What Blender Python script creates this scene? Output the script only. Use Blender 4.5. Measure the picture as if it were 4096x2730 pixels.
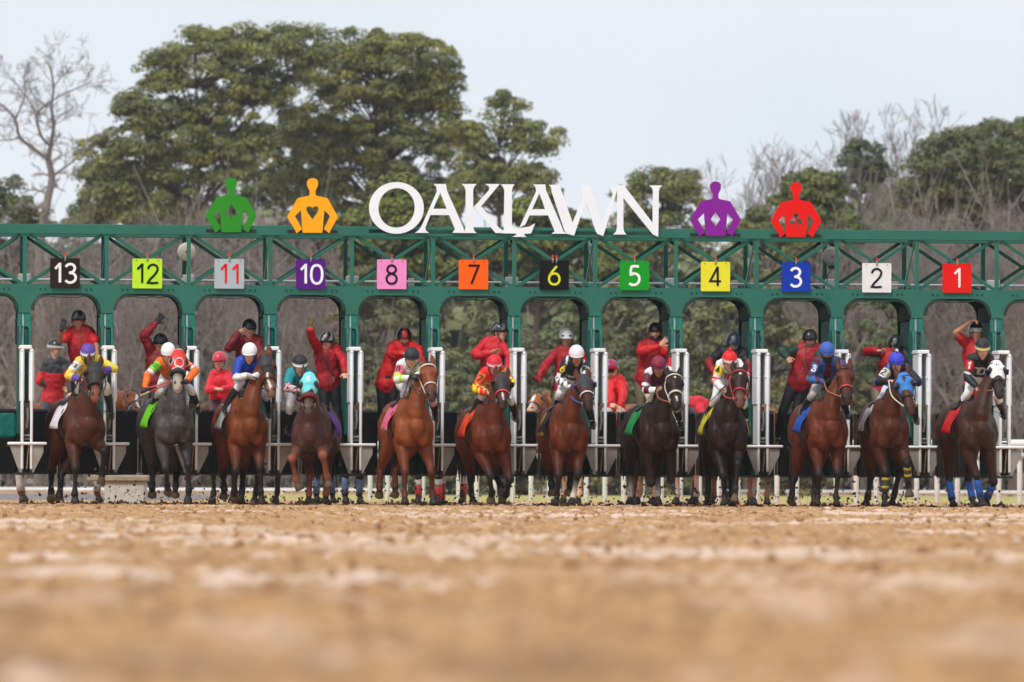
import bpy, math, random
import numpy as np
from mathutils import Vector, Matrix, noise as mnoise
for o in list(bpy.data.objects): bpy.data.objects.remove(o)
scene = bpy.context.scene
# ------------------------------------------------------------ camera, sky, sun, exposure
F = 28000.0            # focal length in photograph pixels (4096 wide)
CAMH = 0.31
PITCH = math.atan((1940 - 1365) / F)
ROLL = math.radians(0.20)
cam_d = bpy.data.cameras.new("camera"); cam = bpy.data.objects.new("camera", cam_d)
scene.collection.objects.link(cam); scene.camera = cam
cam_d.sensor_width = 36.0; cam_d.lens = F / 4096 * 36.0
cam_d.clip_start = 1.0; cam_d.clip_end = 3000.0
CR = Matrix.Rotation(math.pi / 2 + PITCH, 3, 'X') @ Matrix.Rotation(ROLL, 3, 'Z')
cam.matrix_world = Matrix.Translation((0, -100, CAMH)) @ CR.to_4x4()
cam_d.dof.use_dof = True; cam_d.dof.focus_distance = 90.0; cam_d.dof.aperture_fstop = 4.6
CO = Vector((0, -100, CAMH))
world = bpy.data.worlds.new("World"); scene.world = world; world.use_nodes = True
nt = world.node_tree; nt.nodes.clear()
SUN_EL, SUN_AZ = math.radians(50), math.radians(212)    # azimuth: where the sun stands, clockwise from +Y
sky = nt.nodes.new('ShaderNodeTexSky'); sky.sky_type = 'NISHITA'; sky.sun_disc = False
sky.sun_elevation = SUN_EL; sky.sun_rotation = SUN_AZ; sky.air_density = 1.0; sky.dust_density = 3.0
tc = nt.nodes.new('ShaderNodeTexCoord'); mp = nt.nodes.new('ShaderNodeMapping'); mp.inputs['Scale'].default_value = (7, 7, 16)
nz = nt.nodes.new('ShaderNodeTexNoise'); nz.inputs['Scale'].default_value = 1.4; nz.inputs['Detail'].default_value = 3
cr = nt.nodes.new('ShaderNodeValToRGB')
cr.color_ramp.elements[0].position = 0.25; cr.color_ramp.elements[0].color = (7.9, 8.55, 9.4, 1)
cr.color_ramp.elements[1].position = 0.75; cr.color_ramp.elements[1].color = (9.1, 9.5, 10.0, 1)
mx = nt.nodes.new('ShaderNodeMixRGB'); mx.inputs[0].default_value = 0.93
bg = nt.nodes.new('ShaderNodeBackground'); bg.inputs['Strength'].default_value = 0.1
wo = nt.nodes.new('ShaderNodeOutputWorld')
L = nt.links.new
L(tc.outputs['Generated'], mp.inputs[0]); L(mp.outputs[0], nz.inputs['Vector']); L(nz.outputs['Fac'], cr.inputs[0])
L(sky.outputs[0], mx.inputs[1]); L(cr.outputs[0], mx.inputs[2]); L(mx.outputs[0], bg.inputs[0]); L(bg.outputs[0], wo.inputs[0])
sun_d = bpy.data.lights.new("sun", 'SUN'); sun_d.energy = 2.2; sun_d.angle = math.radians(11); sun_d.color = (1, .95, .88)
sun = bpy.data.objects.new("sun", sun_d); scene.collection.objects.link(sun)
sdir = Vector((math.sin(SUN_AZ) * math.cos(SUN_EL), math.cos(SUN_AZ) * math.cos(SUN_EL), math.sin(SUN_EL)))
sun.rotation_euler = sdir.to_track_quat('Z', 'Y').to_euler()
scene.view_settings.view_transform = 'Standard'; scene.view_settings.look = 'None'
scene.view_settings.exposure = 0.07; scene.view_settings.gamma = 1.0
scene.cycles.max_bounces = 6; scene.cycles.use_denoising = True

# ------------------------------------------------------------ where a point of the photograph lies at a given depth (measuring aid)
def ray(px, py): return CR @ Vector(((px - 2048) / F, (1365 - py) / F, -1.0))
def P(px, py, y=0.0):
    d = ray(px, py); return CO + d * ((y + 100.0) / d.y)
YAW = math.radians(6.0); GX0 = 0.029; ST = 1.164
GU = Vector((math.cos(YAW), math.sin(YAW), 0)); GV = Vector((-math.sin(YAW), math.cos(YAW), 0)); GO = Vector((GX0, 0, 0))
def G(px, py, v=0.0):      # the gate's own frame: (u along, z up) on its plane at depth v
    d = ray(px, py); t = (v - (CO - GO).dot(GV)) / d.dot(GV); p = CO + d * t - GO
    return p.dot(GU), p.z
def reach(px, py, par, Ln, sg):   # the point seen at px,py that is Ln from par (sg -1: on the camera's side)
    d = ray(px, py); w = CO - par
    a = d.dot(d); b = 2 * d.dot(w); c = w.dot(w) - Ln * Ln
    q = b * b - 4 * a * c
    if q <= 0:
        p = P(px, py, par.y); v = p - par
        return par + v * min(1.0, Ln * 1.12 / v.length)
    t = (-b + sg * math.sqrt(q)) / (2 * a)
    return CO + d * t

# ------------------------------------------------------------ scene graph helpers
COL = scene.collection
def link(name, mesh, mat=None, parent=None):
    o = bpy.data.objects.new(name, mesh); COL.objects.link(o)
    if mat is not None and len(mesh.materials) == 0: mesh.materials.append(mat)
    if parent is not None: o.parent = parent
    return o
def thing(name, label, cat, loc=(0, 0, 0), rz=0.0, group=None):
    o = bpy.data.objects.new(name, None); COL.objects.link(o); o.location = loc; o.rotation_euler = (0, 0, rz)
    o.empty_display_size = .2
    return tag(o, label, cat, group)
def tag(o, label, cat, group=None):
    o['label'] = label; o['category'] = cat
    if group: o['group'] = group
    return o
def shade(me, smooth=True):
    me.polygons.foreach_set('use_smooth', [smooth] * len(me.polygons)); me.update()
class MB:
    """collects boxes, bars and tubes and links them as one mesh"""
    def __init__(s): s.v = []; s.f = []; s.c = []; s.cur = None
    def add(s, vs, fs):
        k = len(s.v); s.v.extend([tuple(x) for x in vs]); s.f.extend([tuple(i + k for i in f) for f in fs])
        if s.cur is not None: s.c.extend([s.cur] * len(vs))
    def box(s, a, b):
        x0, y0, z0 = a; x1, y1, z1 = b
        s.add([(x0, y0, z0), (x1, y0, z0), (x1, y1, z0), (x0, y1, z0), (x0, y0, z1), (x1, y0, z1), (x1, y1, z1), (x0, y1, z1)],
              [(0, 3, 2, 1), (4, 5, 6, 7), (0, 1, 5, 4), (1, 2, 6, 5), (2, 3, 7, 6), (3, 0, 4, 7)])
    def bar(s, p, q, w, h, up=(0, 0, 1)):
        p = Vector(p); q = Vector(q); t = (q - p).normalized(); a = t.cross(Vector(up))
        if a.length < 1e-5: a = t.cross(Vector((1, 0, 0)))
        a.normalize(); b = a.cross(t); a *= w / 2; b *= h / 2
        vs = [e + sa * a + sb * b for e in (p, q) for sa, sb in ((-1, -1), (1, -1), (1, 1), (-1, 1))]
        s.add(vs, [(0, 1, 2, 3), (7, 6, 5, 4), (0, 4, 5, 1), (1, 5, 6, 2), (2, 6, 7, 3), (3, 7, 4, 0)])
    def tube(s, pts, r, n=8, side=(1, 0, 0), ry=None, spline=False, cap=True):
        v, f = tube_arrays(pts, r, r if ry is None else ry, side, n, spline, cap); s.add(v, f)
    def cyl(s, p, q, r, n=12): s.tube([p, q], r, n, side=(0.37, .61, .7), cap=False, spline=False)
    def prism(s, poly, d0, d1, f):   # 2D polygon (convex-ish) to solid through f(a,b,depth)->point
        n = len(poly); vs = [f(a, b, d0) for a, b in poly] + [f(a, b, d1) for a, b in poly]
        s.add(vs, [tuple(range(n)), tuple(range(2 * n - 1, n - 1, -1))] + [(i, i + n, (i + 1) % n + n, (i + 1) % n) for i in range(n)])
    def build(s, name, mat, parent=None, smooth=False, bevel=0):
        me = bpy.data.meshes.new(name); me.from_pydata(s.v, [], s.f); me.update()
        if s.c:
            at = me.color_attributes.new('Col', 'FLOAT_COLOR', 'POINT'); at.data.foreach_set('color', np.array([tuple(c) + (1,) for c in s.c], dtype=np.float32).ravel())
        import bmesh
        bm = bmesh.new(); bm.from_mesh(me); bmesh.ops.recalc_face_normals(bm, faces=bm.faces)
        if bevel: bmesh.ops.bevel(bm, geom=bm.edges[:], offset=bevel, segments=1, affect='EDGES', clamp_overlap=True)
        bm.to_mesh(me); bm.free()
        if smooth: shade(me)
        return link(name, me, mat, parent)
def catmull(A, m):
    A = np.asarray(A, float); n = len(A)
    if n < 3: 
        t = np.linspace(0, 1, m + 1)[:, None]; return A[0] * (1 - t) + A[-1] * t
    E = np.vstack([2 * A[0] - A[1], A, 2 * A[-1] - A[-2]]); out = []
    for i in range(n - 1):
        p0, p1, p2, p3 = E[i], E[i + 1], E[i + 2], E[i + 3]
        for k in range(m):
            t = k / m
            out.append(.5 * (2 * p1 + (p2 - p0) * t + (2 * p0 - 5 * p1 + 4 * p2 - p3) * t * t + (3 * p1 - p0 - 3 * p2 + p3) * t ** 3))
    out.append(A[-1]); return np.array(out)
def tube_arrays(pts, rx, ry, side, n=10, spline=True, cap=True):
    pts = np.array([tuple(p) for p in pts], float); k = len(pts)
    rx = np.ones(k) * rx if np.isscalar(rx) else np.asarray(rx, float); ry = np.ones(k) * ry if np.isscalar(ry) else np.asarray(ry, float)
    if spline and k > 2:
        Q = catmull(np.hstack([pts, rx[:, None], ry[:, None]]), 4); pts, rx, ry = Q[:, :3], np.maximum(Q[:, 3], 1e-4), np.maximum(Q[:, 4], 1e-4)
    if cap:
        a = pts[0] - pts[1]; a /= np.linalg.norm(a) + 1e-9; b = pts[-1] - pts[-2]; b /= np.linalg.norm(b) + 1e-9
        r0, r1 = min(rx[0], ry[0]), min(rx[-1], ry[-1])
        pts = np.vstack([pts[0] + a * r0 * .92, pts[0] + a * r0 * .62, pts, pts[-1] + b * r1 * .62, pts[-1] + b * r1 * .92])
        rx = np.concatenate([[rx[0] * .35, rx[0] * .76], rx, [rx[-1] * .76, rx[-1] * .35]]); ry = np.concatenate([[ry[0] * .35, ry[0] * .76], ry, [ry[-1] * .76, ry[-1] * .35]])
    k = len(pts); T = np.gradient(pts, axis=0); T /= np.linalg.norm(T, axis=1)[:, None] + 1e-9
    sd = np.array(tuple(side), float); th = np.linspace(0, 2 * np.pi, n, endpoint=False); V = []
    prev = None
    for i in range(k):
        s_ = sd - T[i] * sd.dot(T[i])
        if np.linalg.norm(s_) < .15:
            s_ = prev if prev is not None else np.cross(T[i], (.3, .5, .8)); s_ = s_ - T[i] * s_.dot(T[i])
        s_ /= np.linalg.norm(s_); prev = s_; b_ = np.cross(T[i], s_)
        V.append(pts[i] + np.outer(np.cos(th), s_) * rx[i] + np.outer(np.sin(th), b_) * ry[i])
    V = np.vstack(V).tolist(); Fc = []
    for i in range(k - 1):
        for j in range(n):
            a, b = i * n + j, i * n + (j + 1) % n; Fc.append((a, b, b + n, a + n))
    Fc.append(tuple(range(n - 1, -1, -1))); Fc.append(tuple((k - 1) * n + j for j in range(n)))
    return V, Fc

# ------------------------------------------------------------ materials
def srgb(r, g=None, b=None):
    c = (r, g, b); return tuple((x / 255 / 12.92 if x / 255 <= .04045 else ((x / 255 + .055) / 1.055) ** 2.4) for x in c)
def mat(name, col=None, rough=.6, attr=False, var=0.0, vscale=8.0, bump=0.0, bscale=40.0, metal=0.0, spec=.5, spots=None, sheen=0.0, coat=0.0):
    m = bpy.data.materials.new(name); m.use_nodes = True; n = m.node_tree; b = n.nodes['Principled BSDF']
    b.inputs['Roughness'].default_value = rough; b.inputs['Metallic'].default_value = metal
    b.inputs['Specular IOR Level'].default_value = spec
    if sheen: b.inputs['Sheen Weight'].default_value = sheen
    if coat: b.inputs['Coat Weight'].default_value = coat
    tcn = n.nodes.new('ShaderNodeTexCoord')
    if attr:
        a = n.nodes.new('ShaderNodeAttribute'); a.attribute_name = 'Col'; out = a.outputs['Color']
    else:
        a = n.nodes.new('ShaderNodeRGB'); a.outputs[0].default_value = tuple(col) + (1,); out = a.outputs[0]
    if var:
        nz = n.nodes.new('ShaderNodeTexNoise'); nz.inputs['Scale'].default_value = vscale; nz.inputs['Detail'].default_value = 6
        n.links.new(tcn.outputs['Object'], nz.inputs['Vector'])
        mr = n.nodes.new('ShaderNodeMapRange'); mr.inputs[1].default_value = .3; mr.inputs[2].default_value = .7; mr.inputs[3].default_value = 1 - var; mr.inputs[4].default_value = 1 + var
        n.links.new(nz.outputs['Fac'], mr.inputs[0])
        mu = n.nodes.new('ShaderNodeMixRGB'); mu.blend_type = 'MULTIPLY'; mu.inputs[0].default_value = 1
        n.links.new(out, mu.inputs[1]); n.links.new(mr.outputs[0], mu.inputs[2]); out = mu.outputs[0]
    if spots:    # (colour, noise scale, threshold): chips, mud, rust with a shape of their own
        scol, ssc, sth = spots
        nz2 = n.nodes.new('ShaderNodeTexNoise'); nz2.inputs['Scale'].default_value = ssc; nz2.inputs['Detail'].default_value = 8; nz2.inputs['Roughness'].default_value = .7
        n.links.new(tcn.outputs['Object'], nz2.inputs['Vector'])
        mr2 = n.nodes.new('ShaderNodeMapRange'); mr2.inputs[1].default_value = sth; mr2.inputs[2].default_value = sth + .05
        n.links.new(nz2.outputs['Fac'], mr2.inputs[0])
        mm = n.nodes.new('ShaderNodeMixRGB'); n.links.new(mr2.outputs[0], mm.inputs[0]); n.links.new(out, mm.inputs[1]); mm.inputs[2].default_value = tuple(scol) + (1,); out = mm.outputs[0]
    n.links.new(out, b.inputs['Base Color'])
    if bump:
        nb = n.nodes.new('ShaderNodeTexNoise'); nb.inputs['Scale'].default_value = bscale; nb.inputs['Detail'].default_value = 5
        n.links.new(tcn.outputs['Object'], nb.inputs['Vector'])
        bp = n.nodes.new('ShaderNodeBump'); bp.inputs['Strength'].default_value = bump; bp.inputs['Distance'].default_value = .01
        n.links.new(nb.outputs['Fac'], bp.inputs['Height']); n.links.new(bp.outputs[0], b.inputs['Normal'])
    return m
M = {}
M["coat"] = mat("horse_coat", attr=True, rough=.43, var=.34, vscale=4, bump=.5, bscale=55, spec=.2, spots=(srgb(150, 118, 88), 34, .715))
M['skin'] = mat('skin', attr=True, rough=.5, var=.06, vscale=14)
M['cloth'] = mat('silk_and_cloth', attr=True, rough=.62, var=.12, vscale=16, bump=.5, bscale=38)
M['helmet'] = mat('helmet_shell', attr=True, rough=.3, var=.05, spec=.5)
M['leather'] = mat('leather', attr=True, rough=.35, var=.1, vscale=30)
M['lens'] = mat('tinted_lens', attr=True, rough=.08, spec=.9)
M['mane'] = mat('mane_hair', attr=True, rough=.5, var=.3, vscale=60, bump=.6, bscale=140)
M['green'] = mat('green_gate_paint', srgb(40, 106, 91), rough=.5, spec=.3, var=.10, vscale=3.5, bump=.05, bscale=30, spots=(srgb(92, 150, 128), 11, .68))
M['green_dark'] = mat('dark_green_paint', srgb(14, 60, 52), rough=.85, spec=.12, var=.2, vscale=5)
M['teal_pad'] = mat('teal_vinyl_pad', srgb(8, 112, 98), rough=.38, var=.25, vscale=14, bump=.9, bscale=26)
M['teal_pad_d'] = mat('dark_teal_vinyl_pad', srgb(6, 96, 86), rough=.75, spec=.2, var=.3, vscale=14, bump=.9, bscale=22)
M['white_p'] = mat('white_gate_paint', (.86, .87, .89), rough=.4, var=.06, vscale=9, spots=(srgb(150, 122, 96), 26, .69))
M['grey_p'] = mat('worn_cream_panel', srgb(150, 143, 136), rough=.5, var=.15, vscale=7, spots=(srgb(112, 88, 66), 22, .62))
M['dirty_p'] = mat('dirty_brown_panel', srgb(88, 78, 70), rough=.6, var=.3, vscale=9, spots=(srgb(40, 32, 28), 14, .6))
M['black_pad'] = mat('black_vinyl_pad', srgb(22, 25, 30), rough=.5, var=.25, vscale=4, bump=.3, bscale=12, spots=(srgb(120, 95, 65), 42, .71))
M['rust'] = mat('rusty_steel', srgb(142, 112, 84), rough=.6, var=.35, vscale=12, spots=(srgb(190, 184, 170), 18, .6))
M['steel'] = mat('galvanised_steel', srgb(150, 152, 150), rough=.35, metal=.6, var=.2, vscale=25)
M['dark'] = mat('black_rubber', srgb(24, 24, 26), rough=.6, var=.2)
M['letter'] = mat('sign_white', (.86, .90, .96), rough=.5, spec=.2, var=.03, vscale=4)
M['conduit'] = mat('grey_conduit', srgb(172, 172, 176), rough=.4, var=.08)
def flat(name, rgb, rough=.5, **k): return mat(name, tuple(x ** 1.12 * 1.04 for x in srgb(*rgb)), rough=rough, spec=.15, var=k.pop('var', .05), **k)
# ------------------------------------------------------------ starting gate (built in its own frame, turned by YAW)
GRZ = YAW
gate = thing('starting_gate', 'long green steel starting gate with arched stalls and white front doors', 'starting gate', GO, GRZ)
ZT, ZTB, ZH, ZA, ZF = 3.985, 3.845, 3.135, 3.005, 2.725     # beam top/bottom, header top, arch crown, fascia bottom
DEP = 1.15
DV = [(k - 6.0) * ST for k in range(-1, 14)]                # dividers: DV[1] is left of stall 13
U0, U1 = DV[0] - .6, DV[-1] + .8
mb = MB()
mb.box((U0, -.05, ZTB), (U1, .05, ZT)); mb.build('top_beam', M['green'], gate, bevel=.006)
mb = MB(); mb.box((U0, DEP - .05, ZTB), (U1, DEP + .05, ZT)); mb.build('top_beam', M['green'], gate, bevel=.006)
# front and rear header plates with the arch openings cut out
def header_plate(v0, v1, R=.235, zlow=ZF):
    mb = MB(); hw = (ST - .175) / 2
    for k in range(len(DV) - 1):
        c = (DV[k] + DV[k + 1]) / 2
        arc = [(c - hw, zlow)]
        for i in range(9):
            a = math.pi - i * math.pi / 16; arc.append((c - hw + R + R * math.cos(a), ZA - R + R * math.sin(a)))
        for i in range(9):
            a = math.pi / 2 - i * math.pi / 16; arc.append((c + hw - R + R * math.cos(a), ZA - R + R * math.sin(a)))
        arc.append((c + hw, zlow)); n = len(arc)
        top = [(DV[k], zlow)] + [(DV[k] + (i - 0) / (n - 3) * ST if 0 else min(max(a[0], DV[k]), DV[k + 1]), ZH) for i, a in enumerate(arc[1:-1])] + [(DV[k + 1], zlow)]
        vs = [(a, v0, z) for a, z in arc] + [(a, v0, z) for a, z in top] + [(a, v1, z) for a, z in arc] + [(a, v1, z) for a, z in top]
        fs = []
        for i in range(n - 1):
            fs += [(i, i + 1, n + i + 1, n + i), (2 * n + i + 1, 2 * n + i, 3 * n + i, 3 * n + i + 1), (i + 1, i, 2 * n + i, 2 * n + i + 1)]
        fs += [(n + 1, n + n - 2, 3 * n + n - 2, 3 * n + 1)]
        mb.add(vs, fs)
        # solid corners between divider line and the first header point
        mb.add([(DV[k], v0, zlow), (DV[k], v0, ZH), (c - hw, v0, ZH), (DV[k], v1, zlow), (DV[k], v1, ZH), (c - hw, v1, ZH)], [(0, 1, 2), (5, 4, 3), (1, 4, 5, 2)])
        mb.add([(DV[k + 1], v0, zlow), (DV[k + 1], v0, ZH), (c + hw, v0, ZH), (DV[k + 1], v1, zlow), (DV[k + 1], v1, ZH), (c + hw, v1, ZH)], [(2, 1, 0), (3, 4, 5), (2, 5, 4, 1)])
    return mb
header_plate(-.05, -.02).build('arch_header', M['green'], gate)
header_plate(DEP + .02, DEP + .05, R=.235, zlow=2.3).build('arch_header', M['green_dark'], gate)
# soffit shelf joining the two plates, pillars
mb = MB(); mb.box((U0, -.018, ZH - .012), (U1, DEP + .018, ZH - .002)); mb.build('header_shelf', M['green'], gate)
for k, u in enumerate(DV):
    odd = k % 2
    b = MB(); b.bar((u, 0, ZH), (u, 0, ZTB), .055, .055); b.build('truss_vertical', M['green'], gate)
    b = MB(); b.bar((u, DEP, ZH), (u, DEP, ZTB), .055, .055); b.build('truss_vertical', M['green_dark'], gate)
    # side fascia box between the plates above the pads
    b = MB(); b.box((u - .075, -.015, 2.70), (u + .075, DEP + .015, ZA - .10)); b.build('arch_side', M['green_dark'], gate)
    # cross bracing from front plane to rear plane
    if odd == 0:
        b = MB(); b.bar((u - .02, .03, ZTB), (u - .02, DEP - .03, ZH), .012, .06); b.bar((u + .02, DEP - .03, ZTB), (u + .02, .03, ZH), .012, .06); b.build('cross_brace', M['green'], gate)
for k in range(len(DV) - 1):
    a, c = DV[k] + .03, DV[k + 1] - .03
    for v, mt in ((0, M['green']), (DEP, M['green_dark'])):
        for (p, q, s) in (((a + .03, v, ZTB), (c, v, ZH), 0), ((c - .03, v, ZTB), (a, v, ZH), .012)):
            b = MB(); b.bar((p[0], p[1] + s, p[2]), (q[0], q[1] + s, q[2]), .008, .048, up=(0, 0, 1)); b.bar((p[0], p[1] + s + .022, p[2] - .014), (q[0], q[1] + s + .022, q[2] - .014), .052, .008)
            b.build('truss_diagonal', mt, gate)
# rivet pairs
mb = MB()
for k in range(len(DV) - 1):
    c = (DV[k] + DV[k + 1]) / 2
    for du in (-.36, -.29, .29, .36): mb.tube([(c + du, -.052, ZH - .072), (c + du, -.062, ZH - .072)], .011, 8)
mb.build('bolt', M['green_dark'], gate)
# cables along each arch
for k in range(len(DV) - 1):
    c = (DV[k] + DV[k + 1]) / 2; hw = (ST - .175) / 2
    for j, (off, vv) in enumerate(((.010, -.058), (.024, -.05), (.040, -.035))):
        mb = MB(); R = .235 - off; pts = []
        for i in range(9):
            a = math.pi - i * math.pi / 16; pts.append((c - hw + .235 + R * math.cos(a), vv, ZA - .235 + R * math.sin(a)))
        random.seed(k * 3 + j)
        for i in range(1, 5): pts.append((c - hw + .235 + i * (2 * hw - .47) / 5, vv, ZA + off * -1 - random.uniform(.0, .022)))
        for i in range(9):
            a = math.pi / 2 - i * math.pi / 16; pts.append((c + hw - .235 + R * math.cos(a), vv, ZA - .235 + R * math.sin(a)))
        mb.tube(pts, .0065, 6, side=(0, 1, 0)); mb.build('cable', M['dark'] if j != 1 else M['green'], gate, smooth=True)
# rear conduit, junction boxes
mb = MB(); mb.tube([(U0, .72, ZH + .085), (U1, .72, ZH + .085)], .017, 8, side=(0, 0, 1)); mb.build('conduit_pipe', M['conduit'], gate, smooth=True)
for px in (99, 755, 1411, 2049, 2690, 3330, 3978):
    u, z = G(px, 1120, .62); b = MB(); b.box((u - .09, .66, ZH + .0), (u + .09, .76, ZH + .165)); b.build('junction_box', M['conduit'], gate, bevel=.012)
for px in (486, 1012, 1650, 2288, 2946, 3588):
    u, z = G(px, 1130, .62); b = MB(); b.box((u - .045, .78, ZH + .02), (u + .045, .84, ZH + .14)); b.build('junction_box', M['grey_p'], gate, bevel=.008)
# pillars with pads, handles, front doors, latches, ledges
def leaf(u0, sgn, full):
    """one front door leaf swung open, pointing out of the stall"""
    r = thing_part('front_door', gate)
    y0, y1 = -.10, -.60
    m1 = MB(); tk = .028 if full else .036; m1.box((u0 - tk, y1 + .02, 1.47), (u0 + tk, y0, 2.185)); m1.box((u0 - .013, y1 + .02, .90), (u0 + .013, y0 - .0 if full else y1 + .16, 1.47)); m1.build('door_panel', M['white_p'], r, bevel=.003)
    m2 = MB(); m2.tube([(u0, y1, 2.17), (u0, y1, .52)], .0205, 8); m2.tube([(u0, y1, 2.18), (u0, y0, 2.18)], .028, 8); m2.bar((u0, y1, 1.86), (u0, y0, 1.86), tk * 2 + .006, .014); m2.build('door_frame', M['white_p'], r, smooth=True)
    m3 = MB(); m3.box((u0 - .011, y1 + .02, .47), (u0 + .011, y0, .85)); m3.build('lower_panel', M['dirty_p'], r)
    return r
def thing_part(name, parent):
    o = bpy.data.objects.new(name, None); COL.objects.link(o); o.parent = parent; o.empty_display_size = .1; return o
random.seed(3)
for k, u in enumerate(DV):
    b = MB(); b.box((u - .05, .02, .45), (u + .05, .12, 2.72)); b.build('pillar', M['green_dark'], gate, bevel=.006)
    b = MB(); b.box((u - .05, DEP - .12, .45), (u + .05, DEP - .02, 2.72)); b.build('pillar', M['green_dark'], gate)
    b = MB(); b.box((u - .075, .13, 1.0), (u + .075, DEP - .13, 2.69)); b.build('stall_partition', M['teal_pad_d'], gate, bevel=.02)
    # front wrap pads: two cushions and the bare metal strip between them
    b = MB(); b.box((u - .096, -.045, 2.52), (u - .036, .015, 2.72)); b.box((u - .008, -.045, 2.52), (u + .096, .015, 2.72))
    b.build('post_pad', M['teal_pad'], gate, bevel=.012)
    b = MB(); b.box((u - .034, -.03, 2.2), (u - .01, .012, 2.72)); b.build('post_strip', M['conduit'], gate)
    b = MB(); b.box((u - .045, -.02, 1.5), (u + .05, .015, 2.5)); b.build('lower_post_pad', M['teal_pad_d'], gate, bevel=.01)
    for du in (-.062, .078):
        b = MB(); b.tube([(u + du * .55, -.02, 2.53), (u + du * .9, -.07, 2.525), (u + du, -.10, 2.47), (u + du, -.11, 2.38), (u + du, -.11, 2.22)], .021, 8, side=(1, 0, 0), spline=True); b.build('grab_handle', M['green'], gate, smooth=True)
    if k >= 14: continue
    b = MB(); b.box((u - .085, -.62, 2.20), (u + .085, -.08, 2.255)); b.build('door_bracket', M['white_p'], gate, bevel=.01)
    leaf(u - .045, -1, True); leaf(u + .085, 1, False)
    # latch mechanism
    b = MB(); b.box((u + .0, -.42, 1.36), (u + .06, -.2, 1.44)); b.box((u + .0, -.40, 1.28), (u + .05, -.3, 1.38)); b.box((u - .01, -.3, 1.05), (u + .015, -.2, 1.3)); b.build('latch_body', M['rust'], gate, bevel=.006)
    b = MB(); b.tube([(u + .03, -.5, 1.36), (u + .035, -.52, 1.22), (u + .02, -.5, 1.1)], .017, 8); b.tube([(u - .0, -.5, .98), (u + .06, -.5, .98)], .02, 8, side=(0, 0, 1)); b.tube([(u - .0, -.5, .93), (u + .06, -.48, .93)], .014, 8, side=(0, 0, 1))
    b.tube([(u + .055, -.56, 1.5), (u + .08, -.58, 1.44), (u + .082, -.58, 1.3)], .012, 6); b.build('latch_rod', M['steel'], gate, smooth=True)
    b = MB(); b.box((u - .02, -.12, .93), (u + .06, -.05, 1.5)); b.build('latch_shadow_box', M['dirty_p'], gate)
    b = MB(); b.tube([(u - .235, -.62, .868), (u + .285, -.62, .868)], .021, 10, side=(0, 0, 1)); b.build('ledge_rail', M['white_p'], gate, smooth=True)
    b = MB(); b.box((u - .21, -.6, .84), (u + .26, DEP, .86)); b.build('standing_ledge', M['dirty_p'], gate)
    f2 = lambda a, c, d: (u + a, d, c)
    b = MB(); b.prism([(-.22, .835), (-.045, .835), (-.045, .46), (-.085, .46)], -.60, -.585, f2); b.prism([(.10, .835), (.255, .835), (.255, .74), (.115, .46), (.10, .46)], -.60, -.585, f2)
    b.build('gusset_plate', M['grey_p'], gate)
    b = MB(); b.box((u - .04, -.3, .46), (u + .095, -.28, .835)); b.build('inner_plate', M['dirty_p'], gate)
    b = MB(); b.bar((u + .045, -.585, .83), (u + .02, -.585, .50), .02, .012); b.build('brace_strut', M['rust'], gate)
    b = MB(); b.box((u - .1, -.61, .425), (u + .13, DEP, .455)); b.box((u - .115, -.615, .44), (u - .098, -.58, .53)); b.build('bottom_skid', M['dark'], gate)
    if k < 13:
        c = (DV[k] + DV[k + 1]) / 2; vr = 2.0
        for s in (-1, 1):
            b = MB(); a0, a1 = (c - .555, c - .03) if s < 0 else (c + .03, c + .555)
            b.box((a0, vr, .44), (a1, vr + .08, 1.385)); o = b.build('rear_door', M['black_pad'], gate, bevel=.028)
        b = MB(); b.box((c - .02, vr - .02, .46), (c + .02, vr + .03, 1.375)); b.build('rear_door_edge', M['rust'], gate, bevel=.006)
        b = MB(); b.box((u - .03, vr + .0, .44), (u + .03, vr + .06, 1.36)); b.build('rear_post', M['green_dark'], gate)
        b = MB(); b.box((u - .04, DEP + .02, .78), (u + .04, vr - .02, 1.32)); b.build('rear_side_panel', M['black_pad'], gate, bevel=.01)
# closed pads in the empty outer stall
b = MB(); b.box((DV[0] + .12, -.4, .95), (DV[1] - .13, -.3, 1.30)); b.build('stall_pad', M['teal_pad_d'], gate, bevel=.03)

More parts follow.
